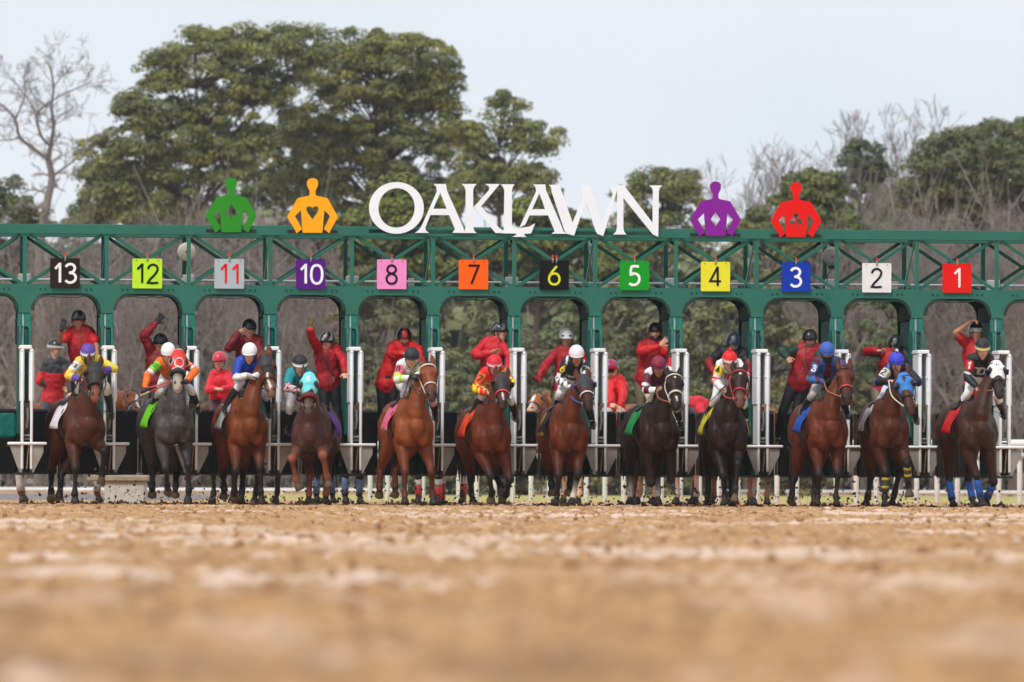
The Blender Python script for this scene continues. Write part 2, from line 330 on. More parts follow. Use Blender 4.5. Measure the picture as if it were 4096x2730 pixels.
# ------------------------------------------------------------ number plates
STROKE = {
 '1': [[(.10, .74), (.34, 1.0), (.36, 1.0), (.36, 0)]],
 '2': [[(.05, .76), (.09, .88), (.19, .97), (.32, 1.0), (.46, .96), (.55, .86), (.56, .73), (.50, .58), (.36, .40), (.04, .02), (.60, .02)]],
 '3': [[(.05, .84), (.13, .95), (.28, 1.0), (.42, .97), (.52, .87), (.53, .74), (.46, .61), (.33, .54), (.22, .53)], [(.22, .53), (.36, .52), (.50, .46), (.58, .33), (.57, .18), (.48, .06), (.32, 0), (.16, .02), (.03, .12)]],
 '4': [[(.44, 0), (.44, 1.0), (.42, 1.0), (.02, .26), (.62, .26)]],
 '5': [[(.56, 1.0), (.16, 1.0), (.12, .56), (.24, .62), (.38, .61), (.51, .54), (.58, .40), (.57, .22), (.48, .08), (.33, 0), (.17, .01), (.03, .08)]],
 '6': [[(.46, 1.0), (.24, .74), (.08, .50), (.03, .32), (.07, .14), (.18, .03), (.32, 0), (.46, .03), (.57, .14), (.61, .30), (.57, .46), (.46, .57), (.32, .60), (.18, .56), (.10, .48)]],
 '7': [[(.04, 1.0), (.60, 1.0), (.20, 0)]],
 '8': [[(.31, .55), (.46, .61), (.54, .72), (.52, .87), (.43, .97), (.31, 1.0), (.19, .97), (.10, .87), (.08, .72), (.16, .61), (.31, .55), (.48, .48), (.58, .34), (.57, .17), (.47, .04), (.31, 0), (.15, .04), (.05, .17), (.04, .34), (.14, .48), (.305, .552)]],
 '0': [[(.33, 1.0), (.16, .94), (.06, .76), (.03, .5), (.06, .24), (.16, .06), (.33, 0), (.50, .06), (.60, .24), (.63, .5), (.60, .76), (.50, .94), (.335, .999)]],
 'D': [[(.05, 0), (.05, 1), (.3, 1), (.5, .92), (.6, .72), (.62, .5), (.6, .28), (.5, .08), (.3, 0), (.04, 0)]],
 'J': [[(.45, 1), (.45, .25), (.38, .06), (.22, 0), (.08, .06), (.02, .2)]],
 'Y': [[(0, 1), (.3, .5), (.3, 0)], [(.6, 1), (.31, .5)]],
 'R': [[(.05, 0), (.05, 1), (.4, 1), (.55, .88), (.55, .66), (.4, .54), (.06, .53)], [(.3, .53), (.6, 0)]],
 'M': [[(0, 0), (.08, 1), (.35, .35), (.62, 1), (.7, 0)]],
 'N': [[(.05, 0), (.05, 1), (.55, 0), (.55, 1)]],
 'T': [[(0, 1), (.6, 1)], [(.3, 1), (.3, 0)]],
}
def smooth_stroke(pts):
    if len(pts) > 6: return [tuple(p) for p in catmull(pts, 2)]
    return pts
def ribbon(mb, pts, w, f, d0, d1):
    """mitred flat stroke; f(a,b,depth)->point"""
    n = len(pts); Lf, Rt = [], []
    for i in range(n):
        p = Vector(pts[i]); a = (p - Vector(pts[i - 1])).normalized() if i > 0 else None; b = (Vector(pts[i + 1]) - p).normalized() if i < n - 1 else None
        if a is None or a.length < .5: a = b
        if b is None or b.length < .5: b = a
        t = (a + b); t = t.normalized() if t.length > .2 else a
        nn = Vector((-t.y, t.x)); k = 1 / max(.55, nn.dot(Vector((-a.y, a.x)))); nn *= w / 2 * k
        Lf.append(p + nn); Rt.append(p - nn)
    vs = [f(q.x, q.y, d) for d in (d0, d1) for q in Lf + Rt]; m = 2 * n; fs = []
    for i in range(n - 1):
        fs += [(i, i + 1, n + i + 1, n + i), (m + i + 1, m + i, m + n + i, m + n + i + 1), (i, m + i, m + i + 1, i + 1), (n + i + 1, m + n + i + 1, m + n + i, n + i)]
    fs += [(0, n, m + n, m), (n - 1, m + n - 1, m + 2 * n - 1, 2 * n - 1)]
    mb.add(vs, fs)
def numeral(txt, H, w, cx, cz, v, mt, parent, f=None, name='numeral', gap=.28):
    wd = {'1': .46, '4': .64}; tot = sum(wd.get(c, .64) for c in txt) + gap * (len(txt) - 1) * .6
    mb = MB(); x = -tot / 2; j = 0
    for c in txt:
        for st in STROKE[c]:
            pts = [((x + a) * H, (b - .5) * H) for a, b in smooth_stroke(st)]
            ribbon(mb, pts, w, lambda a, b, d, j=j: (cx + a, v + d - j * .0006, cz + b), 0, .006); j += 1
        x += wd.get(c, .64) + gap * .6
    return mb.build(name, mt, parent)
def rrect(hw, hh, r, n=4):
    o = []
    for cx, cy, a0 in ((hw - r, hh - r, 0), (-hw + r, hh - r, 90), (-hw + r, -hh + r, 180), (hw - r, -hh + r, 270)):
        for i in range(n + 1):
            a = math.radians(a0 + 90 * i / n); o.append((cx + r * math.cos(a), cy + r * math.sin(a)))
    return o
PL = [('13', 260, 1093, (44, 34, 30), (236, 236, 236), 'black number 13 plate clipped to the green gate header'),
 ('12', 589, 1095, (190, 232, 56), (22, 32, 20), 'lime green number 12 plate with black digits on the gate'),
 ('11', 917, 1096, (176, 188, 194), (224, 34, 30), 'pale grey number 11 plate with red digits on the gate'),
 ('10', 1243, 1097, (96, 26, 140), (240, 238, 244), 'purple number 10 plate with white digits on the gate'),
 ('8', 1567, 1098, (238, 150, 204), (34, 24, 44), 'pink number 8 plate with black digit on the gate'),
 ('7', 1894, 1099, (252, 108, 22), (36, 20, 18), 'orange number 7 plate with black digit on the gate'),
 ('6', 2217, 1101, (22, 22, 24), (226, 226, 40), 'black number 6 plate with yellow digit on the gate'),
 ('5', 2538, 1103, (24, 160, 44), (240, 244, 240), 'green number 5 plate with white digit on the gate'),
 ('4', 2862, 1107, (232, 224, 62), (34, 34, 52), 'yellow number 4 plate with black digit on the gate'),
 ('3', 3184, 1109, (20, 66, 176), (240, 242, 246), 'blue number 3 plate with white digit on the gate'),
 ('2', 3507, 1112, (230, 230, 230), (30, 32, 48), 'white number 2 plate with black digit on the gate'),
 ('1', 3828, 1113, (226, 30, 20), (242, 240, 238), 'red number 1 plate with white digit on the gate')]
m_clip = flat('clip_red', (214, 78, 50))
for s, px, py, cb, cf, lab in PL:
    u, z = G(px, py, -.09); loc = GO + GU * u + GV * -.09; loc.z = z
    t = thing('number_plate', lab, 'number plate', loc, GRZ, 'stall number plates along the gate')
    b = MB(); b.prism(rrect(.211, .211, .014), 0, .008, lambda a, c, d: (a, d, c)); b.build('plate', flat('plate_paint_' + s, cb), t)
    numeral(s, .262, .036 if s in ('13', '10', '5', '3') else .031, 0, -.004, -.007, flat('digit_paint_' + s, cf), t)
    for dx in ((0,) if s != '6' else (-.025, .03)):
        b = MB(); b.tube([(dx, -.006, .178), (dx + .004, -.010, .225)], .011, 8); b.build('hook', M['steel'], t, smooth=True)
        b = MB(); b.box((dx - .011, -.012, .228), (dx + .015, .012, .282)); b.build('clip', m_clip, t, bevel=.004)
    b = MB(); b.tube([(-.155, -.002, .185), (-.155, -.009, .185)], .007, 6); b.tube([(.155, -.002, .185), (.155, -.009, .185)], .007, 6); b.build('screw', M['dark'], t)
# ------------------------------------------------------------ letters of the sign
def curve_solid(name, loops, v0, th, mt, parent):
    """closed loops (u,z) with even-odd holes, made solid"""
    cu = bpy.data.curves.new(name, 'CURVE'); cu.dimensions = '2D'; cu.fill_mode = 'BOTH'; cu.extrude = th / 2; cu.bevel_depth = 0
    for lp in loops:
        sp = cu.splines.new('POLY'); sp.points.add(len(lp) - 1); sp.use_cyclic_u = True
        for i, (a, b) in enumerate(lp): sp.points[i].co = (a, b, 0, 1)
    o = bpy.data.objects.new('tmp', cu); COL.objects.link(o); dg = bpy.context.evaluated_depsgraph_get()
    me = bpy.data.meshes.new_from_object(o.evaluated_get(dg)); bpy.data.objects.remove(o); me.name = name
    me.transform(Matrix.Translation((0, v0, 0)) @ Matrix.Rotation(math.pi / 2, 4, 'X'))
    me.materials.clear(); me.materials.append(mt); return link(name, me, None, parent)
su, sz = G(2062, 935, -.07); sl = GO + GU * su + GV * -.07; sl.z = 0
sign = thing('letter_sign', 'large white serif lettering reading OAKLAWN standing on top of the gate', 'sign', sl, GRZ)
def LZ(zx, zy):
    u, z = G(1350 + zx / 1.6807, 650 + zy / 1.6807, -.07); return (u - su, z)
def ell(cx, cy, rx, ry, n=48, tilt=0):
    o = []
    for i in range(n):
        a = 2 * math.pi * i / n; x, y = rx * math.cos(a), ry * math.sin(a); o.append(LZ(cx + x * math.cos(tilt) - y * math.sin(tilt), cy + x * math.sin(tilt) + y * math.cos(tilt)))
    return o
LET = {
 'O': [ell(396, 307, 184, 174), ell(397, 307, 122, 133, tilt=.12)],
 'A': [[(645, 146), (728, 146), (735, 190), (846, 440), (852, 475), (772, 475), (790, 450), (750, 355), (624, 355), (590, 440), (594, 460), (614, 475), (520, 475), (548, 455), (572, 415), (668, 196), (664, 165)], [(690, 205), (643, 313), (734, 313)]],
 'K': [[(834, 146), (936, 146), (918, 165), (911, 190), (911, 430), (918, 460), (936, 476), (838, 476), (855, 458), (861, 430), (861, 190), (852, 163)]],
 'K2': [[(994, 146), (1091, 146), (965, 296), (1085, 440), (1112, 458), (1110, 476), (1062, 476), (917, 300), (1020, 185), (1018, 163)]],
 'L': [[(1096, 148), (1192, 148), (1178, 165), (1172, 190), (1172, 432), (1182, 440), (1240, 440), (1290, 432), (1328, 410), (1302, 478), (1270, 481), (1256, 481), (1254, 490), (1272, 502), (1174, 502), (1198, 490), (1203, 480), (1104, 478), (1118, 450), (1121, 190), (1112, 165)]],
 'A2': [[(1314, 149), (1396, 149), (1402, 190), (1510, 440), (1518, 465), (1542, 481), (1438, 481), (1458, 465), (1454, 450), (1415, 357), (1290, 357), (1262, 420), (1222, 440), (1335, 196), (1330, 165)], [(1356, 208), (1308, 316), (1396, 316)]],
 'W': [[(1420, 152), (1492, 152), (1500, 175), (1580, 405), (1650, 240), (1640, 185), (1632, 160), (1620, 152), (1690, 152), (1700, 175), (1776, 418), (1850, 215), (1836, 175), (1816, 156), (1870, 156), (1876, 200), (1786, 497), (1748, 482), (1736, 465), (1668, 265), (1590, 494), (1540, 480), (1526, 460), (1440, 200), (1436, 170)]],
 'N': [[(1840, 156), (1930, 156), (1944, 180), (2118, 408), (2120, 190), (2112, 170), (2094, 156), (2183, 156), (2166, 172), (2160, 195), (2156, 502), (2120, 486), (1921, 240), (1921, 440), (1926, 466), (1942, 486), (1852, 486), (1872, 466), (1878, 440), (1880, 200), (1868, 172)]],
}
for j, (k, lps) in enumerate(LET.items()):
    lps = [lp if k == 'O' else [LZ(*p) for p in lp] for lp in lps]
    curve_solid('letter', lps, -.004 * (j % 3), .022, M['letter'], sign)
b = MB(); x0, z0 = LZ(212, 451); x1, z1 = LZ(2160, 486); z0b = LZ(212, 476)[1]; xm = (x0 + x1) / 2
for (xa, xb, za) in ((212, 860, 451), (860, 1500, 455), (1500, 2160, 461)):
    p = LZ(xa, za); q = LZ(xb, za); b.box((p[0], .02, p[1] - .055), (q[0] - .001, .05, p[1]))
b.build('mounting_bar', M['dark'], sign)
# ------------------------------------------------------------ four rider cut-outs with card suits
def CZ(zx, zy, ox, oy): return (ox + zx, oy + zy)
BODY = [(-20, 42), (-20, 70), (-28, 76), (-100, 92), (-172, 217), (-115, 312), (-108, 330), (-70, 300), (-118, 214), (-78, 172), (-66, 325), (66, 325), (80, 172), (118, 214), (76, 300), (114, 330), (120, 312), (172, 217), (100, 92), (28, 76), (20, 70), (20, 42), (26, 30), (34, 15), (38, -5), (36, -22), (24, -36), (8, -42), (-8, -42), (-24, -36), (-36, -22), (-38, -5), (-34, 15), (-26, 30)]
def suit(kind):
    if kind == 'spade': return [[(0, 135), (14, 160), (34, 180), (42, 196), (38, 210), (22, 214), (8, 206), (3, 206), (6, 222), (0, 240), (-6, 222), (-3, 206), (-8, 206), (-22, 214), (-38, 210), (-42, 196), (-34, 180), (-14, 160)]]
    if kind == 'heart': return [[(0, 236), (-16, 214), (-34, 188), (-42, 168), (-38, 152), (-24, 146), (-8, 150), (0, 160), (8, 150), (24, 146), (38, 152), (42, 168), (34, 188), (16, 214)]]
    if kind == 'diamond': return [[(0, 165), (32, 212), (0, 260), (-32, 212)]]
    c = lambda x, y, r: [(x + r * math.cos(i * math.pi / 8), y + r * math.sin(i * math.pi / 8)) for i in range(16)]
    return [c(0, 186, 19), c(-24, 222, 19), c(24, 222, 19), [(0, 238), (9, 262), (-9, 262)]]
for (cx, cy, kind, rgb, lab) in ((1555, 145, 'spade', (52, 148, 44), 'green rider cutout with a spade hole on the gate top'), (2101, 149, 'heart', (250, 176, 30), 'yellow rider cutout with a heart hole on the gate top')
        , (279 + 4531, 171, 'diamond', (142, 40, 158), 'purple rider cutout with a diamond hole on the gate top'), (821 + 4531, 177, 'club', (226, 30, 26), 'red rider cutout with a club hole on the gate top')):
    bx = cx / 1.6807; by = 650 + cy / 1.6807
    cu_, cz_ = G(bx, by, -.07); loc = GO + GU * cu_ + GV * -.07; loc.z = 0
    t = thing('rider_cutout', lab, 'sign', loc, GRZ, 'flat painted rider figures on the gate')
    def Q(p): 
        u, z = G(bx + p[0] / 1.6807, by + p[1] / 1.6807, -.07); return (u - cu_, z)
    curve_solid('figure_panel', [[Q(p) for p in BODY]] + [[Q(p) for p in lp] for lp in suit(kind)], 0, .012, flat('cutout_' + kind, rgb, var=.04, spots=((.8, .8, .8), 30, .76)), t)
    b = MB(); q0 = Q((-170, 305)); q1 = Q((168, 328)); b.box((q0[0], .012, q1[1]), (q1[0], .05, q0[1])); b.build('mounting_bar', M['dark'], t)
# ------------------------------------------------------------ gong bells inside the truss
for px, py, rgb, lab in ((746, 1009, (196, 190, 180), 'weathered pale gong bell inside the truss above plates 12 and 11'), (3327, 1025, (128, 130, 136), 'grey gong bell inside the truss between plates 3 and 2')):
    u, z = G(px, py, .35); loc = GO + GU * u + GV * .35; loc.z = z
    t = thing('gong_bell', lab, 'bell', loc, GRZ, 'gong bells in the gate truss')
    b = MB(); R = .133; prof = [(R, 0), (R, -.03), (R * .95, -.048), (R * .75, -.06), (R * .3, -.066), (.001, -.067)]
    n = 32; vs = []; fs = []
    for r, d in prof: vs += [(r * math.cos(2 * math.pi * i / n), d, r * math.sin(2 * math.pi * i / n)) for i in range(n)]
    for j in range(len(prof) - 1):
        for i in range(n): fs.append((j * n + i, j * n + (i + 1) % n, (j + 1) * n + (i + 1) % n, (j + 1) * n + i))
    fs.append(tuple(range(n))); b.add(vs, fs); b.build('gong', mat('gong_paint', srgb(*rgb), rough=.5, var=.1, spots=(srgb(176, 130, 70), 9, .60 if px < 1000 else .75)), t, smooth=True)
    b = MB(); b.tube([(0, -.066, 0), (0, -.076, 0)], .02, 10); b.build('centre_cap', flat('cap_red', (190, 50, 40)), t)
    b = MB(); b.box((-.05, .0, -.19), (.05, .06, -.135)); b.tube([(0, .03, -.19), (-.05, .05, -.28), (-.06, .06, -.36)], .007, 6, spline=True); b.build('bracket', M['dark'], t)
# ------------------------------------------------------------ continuous bodies: overlapping lofts fused by a voxel remesh
class Body:
    def __init__(s): s.ch = []
    def add(s, name, pts, rx, ry=None, side=(1, 0, 0), n=12, col=None, spline=True, cap=True):
        ry = rx if ry is None else ry; pts = np.array([tuple(p) for p in pts], float)
        k = len(pts); rx = np.ones(k) * rx if np.isscalar(rx) else np.array(rx, float); ry = np.ones(k) * ry if np.isscalar(ry) else np.array(ry, float)
        s.ch.append([name, pts, rx, ry, side, n, col, spline, cap])
    def blob(s, name, c, r, col=None, axis=(0, 0, 1), h=None, side=(1, 0, 0), ry=None):
        c = Vector(c); a = Vector(axis).normalized() * (h if h else r) * .45
        s.add(name, [c - a, c + a], [r * .93, r * .93], [(ry or r) * .93] * 2, side=side, col=col, spline=False)
    def mesh(s, voxel, smooth=3, inflate=0.0):
        V, Fc = [], []
        for name, pts, rx, ry, side, n, col, sp, cap in s.ch:
            v, f = tube_arrays(pts, rx + inflate, ry + inflate, side, n, sp, cap); k = len(V); V += v; Fc += [tuple(i + k for i in q) for q in f]
        me = bpy.data.meshes.new('tmp'); me.from_pydata(V, [], Fc); me.update()
        o = bpy.data.objects.new('tmp', me); COL.objects.link(o)
        md = o.modifiers.new('r', 'REMESH'); md.mode = 'VOXEL'; md.voxel_size = voxel; md.use_smooth_shade = True
        if smooth: sm = o.modifiers.new('s', 'SMOOTH'); sm.factor = .5; sm.iterations = smooth
        dg = bpy.context.evaluated_depsgraph_get(); r = bpy.data.meshes.new_from_object(o.evaluated_get(dg))
        bpy.data.objects.remove(o); bpy.data.meshes.remove(me); r.materials.clear(); return r
    def samples(s):
        X, R, C, K, T = [], [], [], [], []
        for name, pts, rx, ry, side, n, col, sp, cap in s.ch:
            m = 8; Q = catmull(np.hstack([pts, rx[:, None], ry[:, None]]), m if sp or len(pts) == 2 else m)
            k = len(Q); t = np.linspace(0, 1, k)
            if col is None: c = np.full((k, 3), -1.0)
            else:
                c = np.array(col, float)
                if c.ndim == 1: c = np.tile(c, (k, 1))
                else: c = np.stack([np.interp(t, np.linspace(0, 1, len(c)), c[:, i]) for i in range(3)], 1)
            X.append(Q[:, :3]); R.append(np.maximum((Q[:, 3] + Q[:, 4]) / 2, .004)); C.append(c); K += [name] * k; T.append(t)
        return np.vstack(X), np.concatenate(R), np.vstack(C), np.array(K), np.concatenate(T)
def coords(me):
    a = np.empty(len(me.vertices) * 3, np.float32); me.vertices.foreach_get('co', a); return a.reshape(-1, 3).astype(float)
def setcoords(me, a): me.vertices.foreach_set('co', a.astype(np.float32).ravel()); me.update()
def paint(me, rgb):
    at = me.color_attributes.new('Col', 'FLOAT_COLOR', 'POINT'); c = np.ones((len(me.vertices), 4), np.float32); c[:, :3] = rgb; at.data.foreach_set('color', c.ravel())
def nearest(V, X, R):
    out = np.empty(len(V), int); 
    for i in range(0, len(V), 4000):
        d = np.linalg.norm(V[i:i + 4000, None] - X[None], axis=2) / R[None]; out[i:i + 4000] = d.argmin(1)
    return out
def wrinkle(me, amp, sc, seed=0):
    V = coords(me); N = np.empty(len(V) * 3, np.float32); me.vertices.foreach_get('normal', N); N = N.reshape(-1, 3)
    d = vnoise(V * sc + seed * 7.3) * .65 + vnoise(V * sc * 2.3 + seed) * .35
    setcoords(me, V + N * (d * 2 - 1)[:, None] * amp)
def _h(ix, iy, iz):
    x = (ix.astype(np.int64) * 374761393 + iy.astype(np.int64) * 668265263 + iz.astype(np.int64) * 2147483647) & 0xffffffff
    x = ((x ^ (x >> 13)) * 1274126177) & 0xffffffff; return ((x ^ (x >> 16)) & 0xffff) / 65535.0
def vnoise(Pn):
    Pn = np.asarray(Pn, float); i = np.floor(Pn); f = Pn - i; f = f * f * (3 - 2 * f); i = i.astype(np.int64); r = 0
    for dx in (0, 1):
        for dy in (0, 1):
            for dz in (0, 1):
                w = (f[:, 0] if dx else 1 - f[:, 0]) * (f[:, 1] if dy else 1 - f[:, 1]) * (f[:, 2] if dz else 1 - f[:, 2])
                r = r + w * _h(i[:, 0] + dx, i[:, 1] + dy, i[:, 2] + dz)
    return r
def segdist(u, v, pts):
    d = np.full(len(u), 9.0)
    for (a, b), (c, e) in zip(pts[:-1], pts[1:]):
        wx, wy = c - a, e - b; q = np.clip(((u - a) * wx + (v - b) * wy) / (wx * wx + wy * wy + 1e-9), 0, 1)
        d = np.minimum(d, np.hypot(u - a - q * wx, v - b - q * wy))
    return d
def textmask(u, v, txt, cx, cy, H, w):
    m = np.zeros(len(u), bool); x = -(.66 * len(txt) + .16 * (len(txt) - 1)) / 2
    for c in txt:
        for st in STROKE[c]: m |= segdist((u - cx) / H, (v - cy) / H, [(x + a, b - .5) for a, b in smooth_stroke(st)]) < w / H
        x += .82
    return m
class Frame:
    def __init__(s, o, x, y, z, k=1.0): s.o = Vector(o); s.x = Vector(x).normalized(); s.y = Vector(y).normalized(); s.z = Vector(z).normalized(); s.k = k
    def __call__(s, a, b, c): return s.o + (s.x * a + s.y * b + s.z * c) * s.k
    def loc(s, V):
        D = (V - np.array(s.o)) / s.k; return D @ np.array(s.x), D @ np.array(s.y), D @ np.array(s.z)

# ------------------------------------------------------------ horses
def horse(label, cx, chest_y, rel, coat, poll, muz, legs, name='racehorse', cat='horse', group='racehorses leaving the gate', points=(.012, .010, .010), mk=(), tack=None, socks=(), headside=0.0, wraps=None, muzzle=None, hgt=1.0, soles=None, neckfix=None, dz=0.0, tail=(.02, .015, .013)):
    th = (cx - 2048) / F; yaw = rel - th
    f = Vector((math.sin(yaw), -math.cos(yaw), 0)); rt = Vector((math.cos(yaw), math.sin(yaw), 0)); up = Vector((0, 0, 1))
    c0 = P(cx, 1725, chest_y); base = Vector((c0.x, c0.y, 0)) - f * .82
    W = lambda a, b, c: base + rt * a - f * b + up * (c * hgt + dz)
    t = thing(name, label, cat, base, 0, group)
    coat = np.array(coat) * .62; pts_ = np.array(points); muzc = np.array(muzzle if muzzle is not None else coat * .25 + pts_ * .75)
    B = Body(); sd = rt
    B.add('trunk', [W(0, .93, 1.22), W(0, .80, 1.29), W(0, .55, 1.315), W(0, .2, 1.25), W(0, -.15, 1.225), W(0, -.42, 1.24), W(0, -.62, 1.20), W(0, -.76, 1.16)],
          [.12, .22, .27, .275, .275, .245, .215, .15], [.14, .235, .27, .285, .325, .345, .285, .19], side=sd, n=18, col=coat)
    B.blob('chest', W(-.105, -.725, 1.08), .112, coat, axis=(0, 0, 1), h=.17); B.blob('chest', W(.105, -.725, 1.08), .112, coat, axis=(0, 0, 1), h=.15)
    for s in (-1, 1):
        B.add('shoulder', [W(s * .10, -.30, 1.50), W(s * .16, -.50, 1.28), W(s * .168, -.64, 1.12), W(s * .165, -.5, .98)], [.09, .105, .11, .11], [.12, .14, .13, .13], side=sd, col=coat)
        B.add('haunch', [W(s * .12, .62, 1.42), W(s * .17, .62, 1.2), W(s * .18, .46, .98)], [.12, .15, .12], [.2, .25, .18], side=sd, col=coat)
    PO = P(*poll, chest_y - .12 if neckfix is None else neckfix); n0 = W(0, -.42, 1.30); n1 = W(0, -.62, 1.42)
    # poll sits about .75 m from the withers base, on the camera side
    PO = reach(poll[0], poll[1], W(0, -.52, 1.36), .74, -1)
    HM = reach(muz[0], muz[1], PO, .60, -1)
    ax = (HM - PO).normalized(); side_h = rt.copy()
    side_h = (side_h + Vector((0, -headside, 0))); side_h = (side_h - ax * side_h.dot(ax)).normalized(); fr = ax.cross(side_h)
    if fr.y > 0: fr = -fr
    HF = Frame(PO, side_h, ax, fr, 1.0)                 # x lateral, y poll->muzzle, z out of the forehead
    mid = (W(0, -.62, 1.42) + PO) / 2 + Vector((0, 0, .03)) - f * .04
    B.add('neck', [W(0, -.28, 1.34), W(0, -.5, 1.33), W(0, -.66, 1.40), mid, HF(0, .02, -.07)], [.15, .17, .145, .105, .082], [.2, .27, .235, .165, .115], side=sd, n=16, col=coat)
    hc = [coat, coat, coat, coat * .8 + muzc * .2, muzc, muzc]
    B.add('head', [HF(0, .0, -.04), HF(0, .07, -.045), HF(0, .16, -.06), HF(0, .28, -.045), HF(0, .40, -.025), HF(0, .50, -.02), HF(0, .57, -.03)],
          [.092, .122, .114, .084, .070, .074, .058], [.092, .124, .138, .102, .078, .070, .052], side=side_h, n=16, col=hc)
    for s in (-1, 1):
        B.blob('jaw', HF(s * .046, .17, -.135), .060, coat, axis=ax, h=.12)
        B.blob('eye', HF(s * .116, .155, -.005), .024, (.006, .004, .003), axis=ax)
        B.blob('brow', HF(s * .098, .125, .022), .032, coat, axis=ax)
        B.blob('nostril', HF(s * .042, .515, .022), .021, (.008, .006, .006), axis=ax)
        B.add('ear', [HF(s * .068, .0, -.03), HF(s * .086, -.11, -.02), HF(s * .076, -.21, -.005)], [.044, .044, .009], [.024, .020, .008], side=side_h, col=coat * .75)
    B.blob('lip', HF(0, .545, -.045), .036, muzc, axis=ax)
    samples_feet = []
    def leg(spec, s, front):
        if spec == 'stand':
            st = W(s * .15, -.47, 1.00) if front else W(s * .17, .42, .98); off = .06 * s
            kn, ft, hf = (W(s * .14, -.50 + off, .50), W(s * .14, -.49 + off, .19), W(s * .14, -.54 + off, .012)) if front else (W(s * .15, .80 + off, .56), W(s * .15, .76 + off, .19), W(s * .15, .70 + off, .012)); grounded = True
        else: (k, fe, ho) = spec[:3]
        if spec == 'stand': pass
        elif front:
            st = W(s * .16, -.47, 1.00); kn = reach(k[0], k[1], st, .50, k[2]); ft = reach(fe[0], fe[1], kn, .31, fe[2])
        else:
            st = W(s * .17, .42, .98); kn = reach(k[0], k[1], st, .50, k[2]); ft = reach(fe[0], fe[1], kn, .38, fe[2])
        if spec != 'stand':
            hf = reach(ho[0], ho[1], ft, .165, ho[2]); grounded = len(ho) < 4
        if grounded and spec != 'stand': hf.z = .012; ft.z = max(ft.z, .10)
        hd = (hf - ft).normalized()
        pcs = pts_ if not (s, front) in socks else np.array((.45, .40, .35))
        kk = pts_ if points is not None else coat
        if front:
            a = st.lerp(kn, .35); b = st.lerp(kn, .8)
            B.add('leg%d%d' % (s, front), [st, a, b, kn, kn.lerp(ft, .2), kn.lerp(ft, .6), kn.lerp(ft, .86), ft, ft.lerp(hf, .38), ft.lerp(hf, .62)],
                  [.118, .100, .062, .065, .042, .036, .039, .052, .039, .052], [.13, .112, .066, .068, .048, .042, .044, .056, .042, .058], side=sd, n=12,
                  col=[coat, coat, coat * .6 + kk * .4, kk, kk, (pcs + kk) / 2, pcs, pcs, pcs, pcs])
        else:
            a = st.lerp(kn, .45); b = st.lerp(kn, .85)
            B.add('leg%d%d' % (s, front), [W(s * .17, .5, 1.1), st, a, b, kn, kn.lerp(ft, .2), kn.lerp(ft, .6), ft, ft.lerp(hf, .38), ft.lerp(hf, .62)],
                  [.13, .12, .09, .058, .062, .048, .041, .051, .039, .052], [.2, .15, .11, .07, .078, .056, .048, .055, .041, .056], side=sd, n=12,
                  col=[coat, coat, coat, coat * .5 + kk * .5, kk, kk, (pcs + kk) / 2, pcs, pcs, pcs])
        hoofc = np.array((.028, .022, .018)) if grounded else np.array((.10, .07, .04))
        B.add('hoof', [ft.lerp(hf, .52), ft.lerp(hf, .95)], [.054, .070], [.058, .078], side=sd, n=14, col=hoofc, spline=False, cap=False)
        samples_feet.append((kn, ft, hf, s, front))
    if legs.get('FL'): leg(legs['FL'], -1, True)
    if legs.get('FR'): leg(legs['FR'], 1, True)
    if legs.get('HL'): leg(legs['HL'], -1, False)
    if legs.get('HR'): leg(legs['HR'], 1, False)
    me = B.mesh(.0155, 3); wrinkle(me, .011, 7.5, int(cx)); V = coords(me); X, R, C, K, T = B.samples(); idx = nearest(V, X, R); rgb = C[idx].copy()
    hx, hy, hz = HF.loc(V); hd = (np.char.startswith(K[idx], 'head') | (K[idx] == 'brow') | (K[idx] == 'lip'))
    for m in mk:    # face markings: (kind, ...)
        if m[0] == 'star': rgb[hd & (np.abs(hx) < m[1]) & (np.abs(hy - m[2]) < m[3]) & (hz > 0)] = (.62, .58, .52)
        if m[0] == 'blaze': rgb[hd & (np.abs(hx - .01 * np.sin(hy * 14)) < m[1]) & (hy > m[2]) & (hy < m[3]) & (hz > -.03)] = (.62, .56, .50)
    if me and name == 'racehorse' and 'grey' in label:   # dappled coat
        d = vnoise(V * 22); body = np.isin(K[idx], ['trunk', 'shoulder', 'haunch', 'chest', 'neck']); rgb[body] *= (.75 + .65 * d[body])[:, None]
        z = vnoise(V * 60); rgb[body & (z > .8)] += .05
    paint(me, np.clip(rgb, .003, 1)); setcoords(me, V - np.array(base)); shade(me); body = link('body', me, M['coat'], t)
    LB = lambda v: v - base
    # mane and tail
    mb = MB(); mb.cur = tail
    crest = [W(0, -.35, 1.585), mid + Vector((0, 0, .0)) + (n0 - mid).cross(rt).normalized() * 0, HF(0, -.04, -.05)]
    rnd = random.Random(int(cx)); nk = (PO - n1).normalized(); nb = rt.cross(nk).normalized()
    if nb.z < 0: nb = -nb
    for i in range(26):
        q = i / 25; a = W(0, -.40, 1.585).lerp(PO, q) + nb * (.0 + (.17 if 0 else .12) * math.sin(math.pi * min(1, q * .9 + .1)) * .9) ; sgn = 1 if i % 3 else -1
        e = a + rt * sgn * rnd.uniform(.05, .11) - Vector((0, 0, rnd.uniform(.08, .17))) - nb * .03
        mb.tube([LB(a - nb * .05), LB(a), LB((a + e) / 2 + rt * sgn * .03), LB(e)], [.012, .016, .013, .003], 5, side=f, ry=[.03, .035, .03, .006])
    mb.build('mane', M['mane'], t, smooth=True)
    if not (tack and tack.get('hood')):
        mb = MB(); mb.cur = tail
        for s in (-.02, -.005, .012, .025): mb.tube([LB(HF(s * .5, -.08, -.02)), LB(HF(s, -.02, .055)), LB(HF(s * 1.6, .06, .07))], [.012, .014, .003], 5, side=side_h)
        mb.build('forelock', M['mane'], t, smooth=True)
